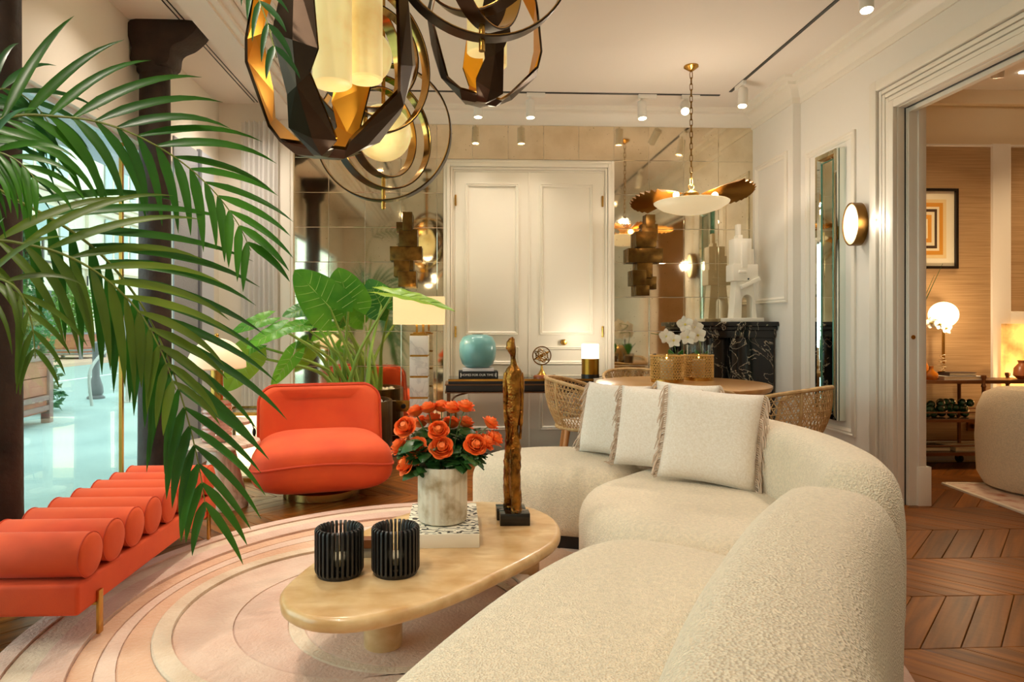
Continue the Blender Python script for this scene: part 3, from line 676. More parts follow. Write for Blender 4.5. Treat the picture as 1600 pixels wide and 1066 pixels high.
pillow(1.15, 3.235, SZ + .012, .36, .42, R(-52), -4, 'cream fringed pillow mostly hidden behind the two larger ones', 4, 0, .038)
pillow(1.105, 2.85, SZ + .012, .42, .43, R(-30), -14, 'largest cream fringed pillow, in front of the row on the sofa', 3, 4)
# ================================================================== coffee table
trav = M('travertine', (222, 190, 142), .3, grain=((7, 15, 14), (186, 140, 86), .8), var=(9, (202, 162, 108), .4, .7, 8), coat=.25)
ct = T('coffee_table', 'low pebble shaped travertine coffee table on round legs', 'coffee table', (-.06, 2.5, 0)); CT = .30
tp = [(-.552, 2.04), (-.568, 2.15), (-.51, 2.41), (-.41, 2.69), (-.27, 2.92), (-.075, 3.09), (.14, 3.145), (.32, 3.06), (.42, 2.90), (.435, 2.71), (.385, 2.54), (.27, 2.375), (.145, 2.23), (.01, 2.085), (-.145, 1.96), (-.29, 1.893), (-.42, 1.90), (-.51, 1.965)]
mb = MB(); cushion(mb, tp, CT - .048, CT, .02, .02, 0, 110); mb.build('table_top', trav, ct, angle=60)
for x, y in ((-.262, 2.30), (-.02, 2.80), (.31, 2.965)): MB().lathe([(.066, RZ - .004), (.068, RZ + .004), (.068, CT - .047)], 32, (x, y, 0)).build('leg', trav, ct)
# ================================================================== swivel armchair
vel = M('orange_velvet', (216, 76, 20), .75, var=(3.5, (200, 60, 12), .4, .7, 5), bump=(300, .08), sheen=.22)
vel.node_tree.nodes['Principled BSDF'].inputs['Sheen Tint'].default_value = (1, .5, .35, 1)
piping = M('orange_piping', (190, 58, 18), .8)
ac = T('swivel_chair', 'orange velvet swivel lounge chair on a round brass base', 'armchair', (-.93, 4.48, 0), R(14))
def sq(c, e): return math.copysign(abs(c) ** e, c)
def superq(mb, c, a, e1, e2, seg=44, rings=22, fn=None):
    out = []
    for i in range(rings + 1):
        t = -pi / 2 + pi * i / rings; ring = []
        for j in range(seg):
            g = 2 * pi * j / seg; p = V((a[0] * sq(max(cos(t), 1e-4), e1) * sq(cos(g), e2), a[1] * sq(max(cos(t), 1e-4), e1) * sq(sin(g), e2), a[2] * sq(sin(t), e1)))
            ring.append(V(c) + (fn(p) if fn else p))
        out.append(ring)
    return mb.loft(out)
def seat_fn(p):
    k = .045 * (1 - min(1, (p.x / .44) ** 2)) * (1 if p.y < 0 else .3)      # front seam arches up in the middle
    return V((p.x * (1 + .05 * (-p.y / .4)), p.y, p.z + k * (1 - abs(p.z) / .19)))
sc0 = (0, -.06, .25)
mb = MB(); superq(mb, sc0, (.44, .40, .185), .64, .42, fn=seat_fn); mb.build('seat', vel, ac, local=True, angle=85)
pts = []
for j in range(72):
    g = 2 * pi * j / 72; p = V((.442 * sq(cos(g), .42), .402 * sq(sin(g), .42), 0)); pts.append(V(sc0) + seat_fn(p) )
MB().tube(pts, .008, 8, True).build('seat_piping', piping, ac, local=True)
def slab_outline(w, z0, z1, r, n=8, taper=.0):
    o = []
    for cx, cz, a0 in ((w - r, z1 - r, 0), (-w + r, z1 - r, 90), (-w + .05, z0 + .05, 180), (w - .05, z0 + .05, 270)):
        rr = r if cz > (z0 + z1) / 2 else .05
        for k in range(n + 1):
            a = R(a0 + 90 * k / n); o.append(V((cx + rr * cos(a), 0, cz + rr * sin(a))))
    return o
ol = slab_outline(.42, .20, .72, .11)
mb = MB(); rings = []
def bend(p, y): return V((p.x, y + .22 - .12 * (p.x / .42) ** 2 + (p.z - .2) * .22, p.z))
cen = V((0, 0, .46))
for q, y in ((.35, -.015), (.12, -.03), (.04, -.02), (0, .0), (0, .10), (.04, .12), (.12, .13), (.35, .13)):
    rings.append([bend(p.lerp(cen, q), y) for p in ol])
mb.loft(rings); mb.build('backrest', vel, ac, local=True, angle=70)
for y in (.0, .10): MB().tube([bend(p.lerp(cen, -.008), y) for p in ol], .0075, 8, True).build('back_piping', piping, ac, local=True)
MB().lathe([(.25, 0), (.255, .004), (.255, .05), (.25, .055), (.10, .058)], 40).build('base', M('brass_base', (206, 170, 100), .2, 1.0), ac, local=True)
# ================================================================== bolster bench
bx0, bx1 = -1.73, -1.31; by = [2.374 + .1595 * i for i in range(8)]
bn = T('bolster_bench', 'orange velvet bench topped by a row of bolsters', 'bench', ((bx0 + bx1) / 2, 2.93, 0))
MB().box(bx0, bx1, by[0] - .085, by[-1] + .085, .145, .255).build('base_cushion', vel, bn, bevel=.014, bseg=3)
for y in by:
    r = .078; mb = MB(); mb.lathe([(r * .2, -.006), (r * .8, -.004), (r * .96, .002), (r, .010), (r, (bx1 - bx0) - .010), (r * .96, bx1 - bx0 - .002), (r * .8, bx1 - bx0 + .004), (r * .2, bx1 - bx0 + .006)], 28, (bx0, y, .333), axis='x'); o = mb.build('bolster', vel, bn, angle=60)
    for x in (bx0 + .006, bx1 - .006): MB().torus((x, y, .333), r, .0028, 28, 6, (1, 0, 0)).build('piping', piping, o)
for x in (bx0 - .006, bx1 + .006):
    for y in (by[0] + .04, by[-1] - .04):
        z0 = RZ + .002 if (x + .02) ** 2 + (y - 2.57) ** 2 < 1.59 ** 2 else 0
        MB().box(x - .006, x + .006, y - .014, y + .014, z0, .19).build('leg', brass, bn, bevel=.002)
MB().box(bx0 - .005, bx1 + .005, by[0] + .03, by[0] + .05, .137, .147).box(bx0 - .005, bx1 + .005, by[-1] - .05, by[-1] - .03, .137, .147).build('cross_bar', brass, bn)
# ================================================================== things on the coffee table
def ribbed_holder(x, y, label):
    t = T('ribbed_candle_holder', label, 'candle holder', (x, y, CT), 0, 'black ribbed candle holders on the travertine table')
    MB().lathe([(.074, 0), (.076, .004), (.076, .014), (.06, .016)], 32).build('base', black_m, t, local=True)
    MB().lathe([(.060, .02), (.062, .024), (.062, .03), (.060, .03), (.058, .022)], 32).build('inner_ring', black_m, t, local=True)
    mb = MB(); n = 10; prof = []
    for k in range(9): a = pi / 2 * k / 8; prof.append((.083 - .022 * (1 - sin(a)), .002 + .022 * (1 - cos(a))))
    outer = [(.062, .004)] + [(.083 - .02 * (1 - sin(pi / 2 * k / 6)), .004 + .02 * (1 - cos(pi / 2 * k / 6))) for k in range(7)] + [(.083 - .012 * (1 - cos(pi / 2 * k / 6)), .163 - .012 + .012 * sin(pi / 2 * k / 6)) for k in range(7)]
    inner = [(.066, .160), (.060, .15), (.058, .02)]
    pr = outer + inner; w = .0042
    mb.loft([[V((r, s * w, z)) for r, z in pr] for s in (-1, 1)])
    fin = mb.mesh('fin', True, .0015, bseg=1); fin.materials.append(M('black_fin', (30, 28, 27), .38))
    for k in range(30): inst(fin, 'fin', t, rot=(0, 0, 2 * pi * k / 30))
    cnd = T('glass_tealight', 'small glass tealight inside the black holder ' + label.split(', ')[1], 'candle', (x, y, CT + .031))
    MB().lathe([(.0, 0), (.045, 0), (.047, .004), (.047, .085), (.0445, .085), (.0445, .006), (.0, .005)], 24, cap=False).build('glass', glass_mat('clear_glass', (250, 250, 248), .1), cnd, local=True)
    MB().lathe([(.043, .007), (.043, .03), (.001, .031)], 20).build('wax', M('candle_wax', (240, 226, 196), .5), cnd, local=True)
    return t
ribbed_holder(-.405, 2.24, 'black ribbed candle holder, near the rounded end of the travertine table')
ribbed_holder(-.213, 2.245, 'black ribbed candle holder, next to the patterned book')
# small stacked boxes behind the holders
bxs = T('matchbox', 'small brown and steel box behind the ribbed holders', 'box', (-.31, 2.40, CT))
MB().box(-.345, -.275, 2.385, 2.42, CT, CT + .035).build('body', M('steel_grey', (170, 166, 158), .3, .6), bxs, bevel=.002)
MB().box(-.35, -.27, 2.38, 2.425, CT + .036, CT + .068).build('lid', M('brown_wood', (120, 66, 26), .5), bxs, bevel=.002)
# patterned book
def squiggle_mat():
    m = M('squiggle_print', (236, 228, 208), .5); nt = m.node_tree; N = nt.nodes; L = nt.links; b = N['Principled BSDF']
    tc = N.new('ShaderNodeTexCoord'); w = N.new('ShaderNodeTexWave'); w.wave_type = 'BANDS'; w.bands_direction = 'Y'
    w.inputs['Scale'].default_value = 9; w.inputs['Distortion'].default_value = 9; w.inputs['Detail'].default_value = 1; w.inputs['Detail Scale'].default_value = 3.0
    L.new(tc.outputs['Object'], w.inputs['Vector']); r = N.new('ShaderNodeValToRGB'); r.color_ramp.interpolation = 'CONSTANT'
    r.color_ramp.elements[0].color = rgba((236, 228, 208)); r.color_ramp.elements[1].position = .72; r.color_ramp.elements[1].color = rgba((34, 30, 28))
    L.new(w.outputs['Fac'], r.inputs['Fac']); L.new(r.outputs['Color'], b.inputs['Base Color']); return m
bk = T('coffee_table_book', 'thick white book with black squiggle cover under the fluted vase', 'book', (-.06, 2.7, CT))
MB().box(-.20, .085, 2.485, 2.91, CT, CT + .004).build('back_cover', white_m, bk)
MB().box(-.195, .08, 2.49, 2.905, CT + .004, CT + .050).build('page_block', M('paper', (232, 220, 196), .8, grain=((1, 1, 700), (214, 198, 168), .6)), bk)
MB().box(-.20, .085, 2.482, 2.91, CT + .050, CT + .054).build('front_cover', squiggle_mat(), bk)
MB().box(-.20, .085, 2.478, 2.484, CT, CT + .054).build('spine', M('book_cream', (238, 228, 208), .6), bk, bevel=.002)
# fluted vase with roses
VX, VY, VZ = -.06, 2.655, CT + .055
vs_m = M('vase_stone', (216, 204, 182), .75, var=(12, (150, 124, 84), .48, .72, 8), bump=(40, .3))
def flute(a, z): return 1 + .028 * (abs(cos(a * 11)) - .5)
vase = tag(MB().lathe([(.085, 0), (.097, .008), (.100, .03), (.100, .215), (.097, .228), (.090, .228), (.088, .21), (.088, .03), (.001, .025)], 132, (VX, VY, VZ), fl=flute).build('fluted_vase', vs_m), 'weathered fluted stone vase holding orange roses', 'vase')
pet_m = M('rose_petal', (253, 128, 50), .55, var=(6, (250, 98, 36), .35, .75), rnd=.10)
pm = MB()
def petal(w, h, curl, cup):
    mb = MB(); nx, ny = 6, 6; vs = []
    for j in range(ny + 1):
        v = j / ny; ww = w * (.35 + .65 * sin(min(1, v * 1.15 + .12) * pi / 2)) * (1 - .28 * max(0, v - .8) / .2)
        for i in range(nx + 1):
            u = i / nx * 2 - 1; a = u * cup; z = h * v; r0 = .006 + h * .42 * sin(v * pi * .62) + curl * max(0, v - .62) ** 2 * 3
            vs.append(V((ww * sin(a) / cup * 1.0, -(r0 - ww * (1 - cos(a)) * .9 / cup), z - curl * max(0, v - .75) * abs(u) * .5 - .12 * h * abs(u) ** 3 * v)))
    mb.add(vs, [(j * (nx + 1) + i, j * (nx + 1) + i + 1, (j + 1) * (nx + 1) + i + 1, (j + 1) * (nx + 1) + i) for j in range(ny) for i in range(nx)])
    me = mb.mesh('petal', True, angle=180); me.materials.append(pet_m); return me
PET = [petal(.020, .034, .0, 1.5), petal(.026, .037, .004, 1.3), petal(.031, .038, .012, 1.1), petal(.034, .036, .022, .95)]
rl_m = leaf_mat('rose_leaf', (38, 78, 34), (70, 112, 48), 9, .15, .35); rs_m = M('rose_stem', (74, 104, 44), .5)
lf_mb = MB(); nn = 7; lv = []
for k in range(nn + 1):
    t_ = k / nn; w_ = .021 * sin(pi * t_ ** .8) ** .9 + .0008; lv += [V((-w_, .062 * t_, .006 * sin(t_ * 3) - .004)), V((0, .062 * t_, .006 * sin(t_ * 3))), V((w_, .062 * t_, .006 * sin(t_ * 3) - .004))]
lf_mb.add(lv, [f for k in range(nn) for f in ((3 * k, 3 * k + 1, 3 * k + 4, 3 * k + 3), (3 * k + 1, 3 * k + 2, 3 * k + 5, 3 * k + 4))]); ROSE_LEAF = lf_mb.mesh('leaf', True, angle=180); ROSE_LEAF.materials.append(rl_m)
sep = MB(); sep.lathe([(.004, -.012), (.009, -.006), (.012, .002), (.010, .008)], 8); SEP = sep.mesh('sepal'); SEP.materials.append(rs_m)
core = MB(); core.lathe([(.004, 0), (.013, .008), (.014, .024), (.009, .034), (.002, .032)], 12); CORE = core.mesh('bloom_heart'); CORE.materials.append(pet_m)
roses = [(642, 672, .05, 'front'), (685, 671, -.06, 'front'), (690, 698, -.09, 'front'), (650, 697, -.06, 'front'), (657, 657, .13, 'b'), (621, 695, .0, 's'), (631, 724, -.06, 's'), (648, 640, .06, 's'), (668, 634, .05, 's'), (690, 632, .08, 'b'), (707, 634, .02, 's'), (728, 632, .0, 's'), (676, 652, .10, 'b'), (729, 657, .06, 's'), (769, 658, .02, 's'), (775, 683, .03, 's'), (762, 688, -.03, 's'), (744, 694, -.08, 'front'), (736, 675, .13, 'b'), (705, 658, .15, 'b')]
roses[0] = (632, 666, -.02, 'front')
spots_ = []
for i, (u, v, dy, k) in enumerate(roses):
    c = at_y(u, v, VY + dy); rng = random.Random(i); mouth = V((VX + (c.x - VX) * .35, VY + dy * .4, VZ + .225)); spots_.append(c)
    lab = {'front': 'open orange rose facing out from the bouquet', 's': 'half open orange rose at the rim of the bouquet', 'b': 'orange rose at the rear of the bouquet'}[k]
    lab = {0: 'open orange rose on the armchair side of bouquet, level with the central rose', 1: 'open orange rose at the centre of the bouquet', 2: 'open orange rose low over the vase rim, under the central rose',
           3: 'open orange rose between the drooping rose and the central rose', 6: 'lowest orange rose of the bouquet, drooping beside the vase rim', 14: 'orange rose on its own bent stem beside the gilded figure', 17: 'open orange rose facing out under the cluster beside the gilded figure'}.get(i, lab)
    t = T('orange_rose', lab, 'rose', c, 0, 'orange roses in the fluted vase')
    d = (c - V((VX, VY + .02, VZ + .13))).normalized()
    if k == 'front': d = (d + V((-.0, -1.1, .1))).normalized()
    q = V((0, 0, 1)).rotation_difference(d); S = rng.uniform(1.05, 1.22) * (1.0 if k == 'front' else .94)
    bl = inst(CORE, 'bloom', t, (0, 0, 0)); bl.rotation_mode = 'QUATERNION'; bl.rotation_quaternion = q @ Quaternion((0, 0, 1), rng.uniform(0, 6)); bl.scale = (S,) * 3; bl.location = -(d * .02)
    for m_, (pt_, cnt, tilt, off) in enumerate(((PET[0], 3, -10, 0), (PET[0], 4, -2, .5), (PET[1], 4, 6, .1), (PET[2], 5, 16, .9), (PET[3], 5, 30, .2))):
        for n in range(cnt):
            a = 2 * pi * n / cnt + off; o = inst(pt_, 'petal', bl); o.rotation_euler = (R(tilt) + rng.gauss(0, .08), 0, a)
            o.rotation_mode = 'XYZ'; rm = Matrix.Rotation(a, 4, 'Z') @ Matrix.Rotation(R(tilt) + rng.gauss(0, .07), 4, 'X'); o.rotation_euler = rm.to_euler(); o.location = (0, 0, -.002 * m_)
    sp_ = inst(SEP, 'sepal', bl)
    base = V((0, 0, 0)) - d * .03; mid = (mouth - c) * .5 + V((0, 0, .03)) - d * .02
    low = V((VX + (c.x - VX) * -.15, VY - dy * .2, VZ + .04)) - c
    MB().tube(spline([base, mid, mouth - c, low], 5), .0026, 6).build('stem', rs_m, t, local=True)
    for n in range(5):
        f = rng.uniform(.3, .8); p = base.lerp(mouth - c, f); o = inst(ROSE_LEAF, 'leaf', t, p); a = math.atan2(c.y - VY - .02, c.x - VX) - pi / 2 + rng.gauss(0, .9)
        o.rotation_euler = (rng.uniform(-.7, .5), rng.uniform(-.5, .5), a); o.scale = (rng.uniform(.9, 1.5),) * 3
# leafy filler stems
for i in range(16):
    rng = random.Random(50 + i); a = rng.uniform(0, 2 * pi); t = T('rose_foliage', 'dark green leafy sprig between the roses', 'foliage', (VX + .05 * cos(a), VY + .05 * sin(a), VZ + .215), 0, 'leafy sprigs in the fluted vase')
    tip = V((.07 * cos(a), .07 * sin(a), rng.uniform(.03, .13))); MB().tube([(0, 0, -.12), (0, 0, 0), tip * .6 + V((0, 0, .02)), tip], .002, 5).build('stem', rs_m, t, local=True)
    for n in range(7):
        o = inst(ROSE_LEAF, 'leaf', t, V((0, 0, 0)).lerp(tip, rng.uniform(.4, 1)) + V((0, 0, .018))); o.rotation_euler = (rng.uniform(-.55, .5), rng.uniform(-.6, .6), a - pi / 2 + rng.gauss(0, .8)); o.scale = (rng.uniform(.9, 1.5),) * 3
# bronze walking figure on two black blocks
fg = T('bronze_figure', 'tall slender gilded bronze figure striding on two black blocks', 'sculpture', (.25, 2.8, CT))
blk = M('black_marble', (14, 13, 13), .12)
MB().box(.182, .31, 2.742, 2.815, CT, CT + .052).build('plinth_block', blk, fg, bevel=.002)
MB().box(.172, .30, 2.822, 2.90, CT, CT + .052).build('plinth_block', blk, fg, bevel=.002)
bz = M('gilded_bronze', (164, 112, 48), .3, 1.0, var=(22, (92, 56, 22), .4, .65, 6), bump=(45, 1.0))
fx, fy = .243, 2.80
def fig(path, rx, ry, n=16):
    mb = MB(); rings = []
    for (p, a, b) in zip(path, rx, ry):
        rings.append([V(p) + V((a * cos(2 * pi * j / n), b * sin(2 * pi * j / n), 0)) * (1 + .42 * noise.noise(V((cos(2 * pi * j / n) * 2.1 + 5, sin(2 * pi * j / n) * 2.1, p[2] * 38)))) for j in range(n)])
    return mb.loft(rings)
Z0 = CT + .052
L1 = spline([(fx + .012, 2.775, Z0 + .0), (fx + .012, 2.785, Z0 + .03), (fx + .004, 2.79, Z0 + .15), (fx + .008, 2.797, Z0 + .25), (fx + .004, 2.80, Z0 + .36), (fx - .002, 2.80, Z0 + .40)], 5)
L2 = spline([(fx - .016, 2.85, Z0 + .0), (fx - .016, 2.845, Z0 + .03), (fx - .014, 2.825, Z0 + .15), (fx - .012, 2.815, Z0 + .25), (fx - .008, 2.805, Z0 + .36), (fx - .002, 2.80, Z0 + .40)], 5)
m_ = len(L1)
body = MB()
for Lg in (L1, L2):
    rr = [.013 + .011 * sin(pi * min(1, .15 + k / m_ * .95)) + .004 * (k / m_) for k in range(m_)]
    n0 = fig(Lg, rr, [r * 1.1 for r in rr]); body.add(n0.v, n0.f)
    foot = Lg[0]; body.sphere((foot.x, foot.y - .012, foot.z + .006), (.011, .026, .008), 10, 6)
Tz = [(0, .37), (0, .42), (.004, .50), (.0, .57), (.002, .60), (.0, .615), (.004, .63), (.0, .66), (-.002, .675), (-.006, .69), (-.010, .71), (-.010, .73), (-.006, .745), (-.004, .752)]
rx = [.026, .030, .029, .034, .036, .028, .014, .0105, .012, .017, .019, .018, .012, .003]; ry = [.024, .026, .026, .028, .028, .022, .014, .0115, .014, .019, .021, .019, .013, .003]
n0 = fig([(fx + dx, fy, Z0 + z) for dx, z in Tz], rx, ry); body.add(n0.v, n0.f)
for s, o in ((1, .036), (-1, -.034)):
    arm = [(fx + o * .85, fy, Z0 + .595), (fx + o, fy - .004, Z0 + .56), (fx + o * 1.02, fy, Z0 + .47), (fx + o * .92, fy - .008, Z0 + .38), (fx + o * .8, fy - .012, Z0 + .31)]
    body.tube(spline(arm, 5), [.012] * 8 + [.0095] * 8 + [.006] * 5, 8)
n0 = MB().sphere((fx - .026, fy - .004, Z0 + .705), (.007, .006, .008), 8, 6); body.add(n0.v, n0.f)
body.build('figure', bz, fg, angle=60)
# ================================================================== window bay: columns, curtain, side table, lamp, vitrine
iron = M('cast_iron', (60, 44, 36), .55, .4, var=(9, (38, 28, 24), .35, .7, 8), bump=(30, .35))
def column(x, y, label):
    t = T('iron_column', label, 'column', (x, y, 0), 0, 'cast iron columns along the window')
    MB().lathe([(.118, 0), (.118, .05), (.108, .08), (.104, .4), (.096, 2.6), (.094, 2.86)], 28).build('shaft', iron, t, local=True)
    MB().lathe([(.094, 2.83), (.11, 2.85), (.11, 2.89), (.10, 2.91)], 28).build('collar', iron, t, local=True)
    pr = spline([(-.10, 0, 2.88), (-.11, 0, 2.98), (-.115, 0, 3.165), (.30, 0, 3.165), (.32, 0, 3.12), (.24, 0, 3.04), (.15, 0, 2.99), (.11, 0, 2.88)], 5, True)
    MB().loft([[V((p.x, s, p.z)) for p in pr] for s in (-.10, .10)]).build('bracket', iron, t, local=True, bevel=.01)
column(-2.03, 4.43, 'dark cast iron column nearest the grey screen, with bracket capital')
column(-2.0, 2.88, 'dark cast iron column behind the bench and palm fronds')
cur = MB(); n = 90; x0c, x1c = -1.93, -1.61; pts_ = []
for i in range(n + 1):
    u = i / n; pts_.append(V((x0c + (x1c - x0c) * u, 5.86 + .028 * sin(u * 46) + .012 * sin(u * 17), 0)))
cur.loft([[p + V((0, 0.0 + .006 * sin(z * 3 + p.x * 20), z)) for p in pts_] for z in (.02, .8, 1.6, 2.4, 2.98)], False, False)
cm = leaf_mat('sheer_curtain', (248, 247, 246), (252, 250, 248), 2, .45, .9)
tag(cur.build('sheer_curtain', cm, angle=180), 'white sheer curtain hanging in folds beside the mirrored wall', 'curtain')
# side table
marb_w = vein_mat('pale_marble', (226, 204, 186), (196, 164, 140), 3.5, .05, .3)
stt = T('marble_side_table', 'pale marble side table with a flared conical foot', 'side table', (-1.50, 4.20, 0))
MB().lathe([(.155, 0), (.157, .01), (.075, .37), (.07, .385)], 36).build('foot', marb_w, stt, local=True)
MB().lathe([(.20, .383), (.225, .39), (.23, .40), (.226, .415), (.20, .418)], 44).build('top', marb_w, stt, local=True)
st2_ = T('small_stone_table', 'lower disc of a second small stone table behind the lamp', 'side table', (-1.62, 4.62, 0))
MB().lathe([(.11, 0), (.11, .015), (.03, .03), (.03, .46)], 24).build('stand', marb_w, st2_, local=True); MB().lathe([(.15, .46), (.165, .465), (.165, .485), (.15, .49)], 32).build('top', marb_w, st2_, local=True)
lz = .42
tl = T('dome_table_lamp', 'dome table lamp with pink ribbed glass foot on the marble side table', 'table lamp', (-1.53, 4.18, lz))
MB().lathe([(.001, 0)] + [(.088 + .006 * (k % 2), .004 + k * .0125) for k in range(21)] + [(.07, .262), (.001, .263)], 36).build('glass_foot', M('pink_glass', (196, 140, 124), .12, var=(16, (168, 104, 88), .35, .7), coat=.6), tl, local=True)
MB().cyl((0, 0, 0), .038, .26, .47, 24).build('stem', brass, tl, local=True)
MB().lathe([(.16, .46), (.178, .468)] + [(.178 * cos(R(a)), .47 + .185 * sin(R(a))) for a in range(8, 90, 9)] + [(.004, .655)], 40).build('shade', M('opal_shade', (248, 226, 190), .5, emit=((255, 214, 160), .15)), tl, local=True)
MB().sphere((0, 0, .672), .014, 12, 8).build('finial', brass, tl, local=True)
tag(MB().tube(spline([(-1.455, 4.60, .48), (-1.44, 4.62, .45), (-1.435, 4.66, .36), (-1.43, 4.76, .1), (-1.43, 4.80, .005)], 5), .004, 6).sphere((-1.437, 4.64, .40), (.014, .012, .03), 10, 6).build('lamp_cord', black_m), 'black lamp cord with an inline switch behind the armchair', 'cord')
# brass vitrine behind the armchair; glow panel added for the sunlight through it
vt = T('glass_vitrine', 'low brass framed glass cabinet with an added glow panel behind the armchair', 'display cabinet', (-1.38, 5.05, 0))
x0, x1, y0, y1, h = -1.78, -1.25, 4.86, 5.24, .50
for x in (x0, x1):
    for y in (y0, y1): MB().box(x - .009, x + .009, y - .009, y + .009, 0, h).build('post', brass, vt)
for z in (.012, h):
    MB().box(x0, x1, y0 - .009, y0 + .009, z - .012, z + .012).box(x0, x1, y1 - .009, y1 + .009, z - .012, z + .012).box(x0 - .009, x0 + .009, y0, y1, z - .012, z + .012).box(x1 - .009, x1 + .009, y0, y1, z - .012, z + .012).build('rail', brass, vt)
MB().box(x0, x1, y0, y1, h - .004, h + .004).build('glass_top', glass_mat('clear_glass', (250, 250, 248), .1), vt)
MB().box(x0 + .01, x1 - .01, y0 - .002, y0 + .002, .02, h - .02).build('glass_front', glass_mat('clear_glass', (250, 250, 248), .1), vt)
MB().box(x0 + .02, x1 - .02, y0 + .02, y1 - .02, .02, .035).build('shelf', M('lit_white', (250, 240, 214), .6), vt)
MB().box(x0 + .02, x1 - .02, y1 - .02, y1 - .012, .03, h - .02).build('added_glow_panel', lamp_m('vitrine_added_glow', (255, 234, 186), 1.5), vt)
sf = T('small_brass_frame', 'tiny brass frame standing on the glass cabinet', 'photo frame', (-1.34, 5.0, h + .004)); mb = MB()
frame(mb, back_pl(5.0), -1.375, -1.305, h + .004, h + .104, [(0, 0), (0, .02), (.012, .02), (.012, 0)]); mb.build('frame', brass, sf)
# ================================================================== planter and elephant ear plant
px_, py_ = -.875, 5.40
pl_ = T('bronze_planter', 'tall round bronze planter filled with white pebbles', 'planter', (px_, py_, 0))
pl_m = M('brushed_bronze', (112, 84, 48), .32, 1.0, grain=((40, 40, 1), (70, 48, 26), .8))
MB().lathe([(.29, 0), (.29, .04), (.33, .045), (.335, .06), (.335, .53), (.33, .54), (.31, .54), (.31, .48), (.001, .47)], 48, cap=False).build('pot', pl_m, pl_, local=True)
MB().lathe([(.309, .475), (.001, .48)], 32).build('soil', M('soil', (70, 52, 38), .9), pl_, local=True)
rng = random.Random(3); peb = MB().sphere((0, 0, 0), (.034, .026, .017), 10, 6).mesh('pebble'); peb.materials.append(M('pebble_white', (232, 226, 212), .5))
for i in range(70):
    a, r = rng.uniform(0, 6.28), .29 * rng.random() ** .5; inst(peb, 'pebble', pl_, (r * cos(a), r * sin(a), .492 + rng.uniform(0, .014)), (rng.gauss(0, .3), rng.gauss(0, .3), rng.uniform(0, 6)), (rng.uniform(.7, 1.2),) * 3)
alo = T('elephant_ear_plant', 'elephant ear plant with broad green leaves in the bronze planter', 'plant', (px_, py_, .49))
al_m = leaf_mat('elephant_leaf', (64, 148, 34), (122, 190, 54), 3, .45, .35); al_s = M('elephant_stem', (120, 160, 62), .45, var=(6, (150, 180, 80), .3, .7))
al_v = M('leaf_vein', (150, 190, 90), .5); al_d = leaf_mat('elephant_leaf_dark', (42, 116, 40), (84, 150, 56), 3, .35, .35); al_y = leaf_mat('elephant_leaf_bright', (136, 186, 48), (176, 206, 70), 3, .45, .35)
def big_leaf(A, Tp, wr, nrm, mat, seed, droop=.06, lobe=.38):
    A, Tp = V(A), V(Tp); ax = Tp - A; L = ax.length; ax.normalize(); nrm = V(nrm); nrm = (nrm - ax * nrm.dot(ax)).normalized(); sd = ax.cross(nrm)
    mb = MB(); rng = random.Random(seed)
    def hw(v):                                # half width along the blade, heart shaped
        if v >= 0: return wr * L * (1 - v) ** .72 * (1 + .55 * v) * .98 + .001
        return wr * L * (1 - (v / lobe) ** 2 * .75) ** .5
    vs = [-lobe + (1 + lobe) * (k / 22) for k in range(23)]; nu = 5
    for side in (-1, 1):
        g = []
        for v in vs:
            inner = 0 if v >= 0 else wr * L * .55 * (-v / lobe) ** 1.2
            W_ = hw(v); row = []
            for i in range(nu + 1):
                u = inner + (max(W_, inner + .002) - inner) * i / nu; un = u / (wr * L)
                b = -.16 * wr * L * un * un + .05 * L * un - droop * L * max(0, v) ** 2 * 2 - droop * L * max(0, -v) * .5 + .012 * L * sin(v * 21) * un + .01 * L * noise.noise(V((v * 3 + seed, un * 2, side)))
                row.append(A + ax * v * L + sd * side * u + nrm * b)
            g.append(row)
        mb.add([p for r_ in g for p in r_], [(j * (nu + 1) + i, j * (nu + 1) + i + 1, (j + 1) * (nu + 1) + i + 1, (j + 1) * (nu + 1) + i) for j in range(len(vs) - 1) for i in range(nu)])
    o = mb.build('leaf', mat, alo, angle=180)
    MB().tube([A - nrm * .002, A + ax * L * .5 - nrm * (.002 + droop * L * .5), A + ax * L * .93 - nrm * (droop * L * 1.75)], [.006, .004, .0015], 6).build('midrib', al_s, o)
    vm = MB()
    for side in (-1, 1):
        for v0 in (-.18, -.02, .12, .27, .43, .6):
            pts = []
            for k in range(5):
                f = k / 4; v = v0 + (.16 if v0 >= 0 else -.05) * f; un = (.05 if v0 >= 0 else .35) + .8 * f * (hw(v) / (wr * L)); u = un * wr * L
                if u > hw(v) * .97 and v0 >= 0: break
                b = -.16 * wr * L * un * un + .05 * L * un - droop * L * max(0, v) ** 2 * 2 - droop * L * max(0, -v) * .5 + .012 * L * sin(v * 21) * un + .01 * L * noise.noise(V((v * 3 + seed, un * 2, side)))
                pts.append(A + ax * v * L + sd * side * u + nrm * (b + .0015))
            if len(pts) > 2: vm.tube(pts, [.0022 - .0016 * k / len(pts) for k in range(len(pts))], 5)
    if vm.v: vm.build('veins', al_v, o)
    return A
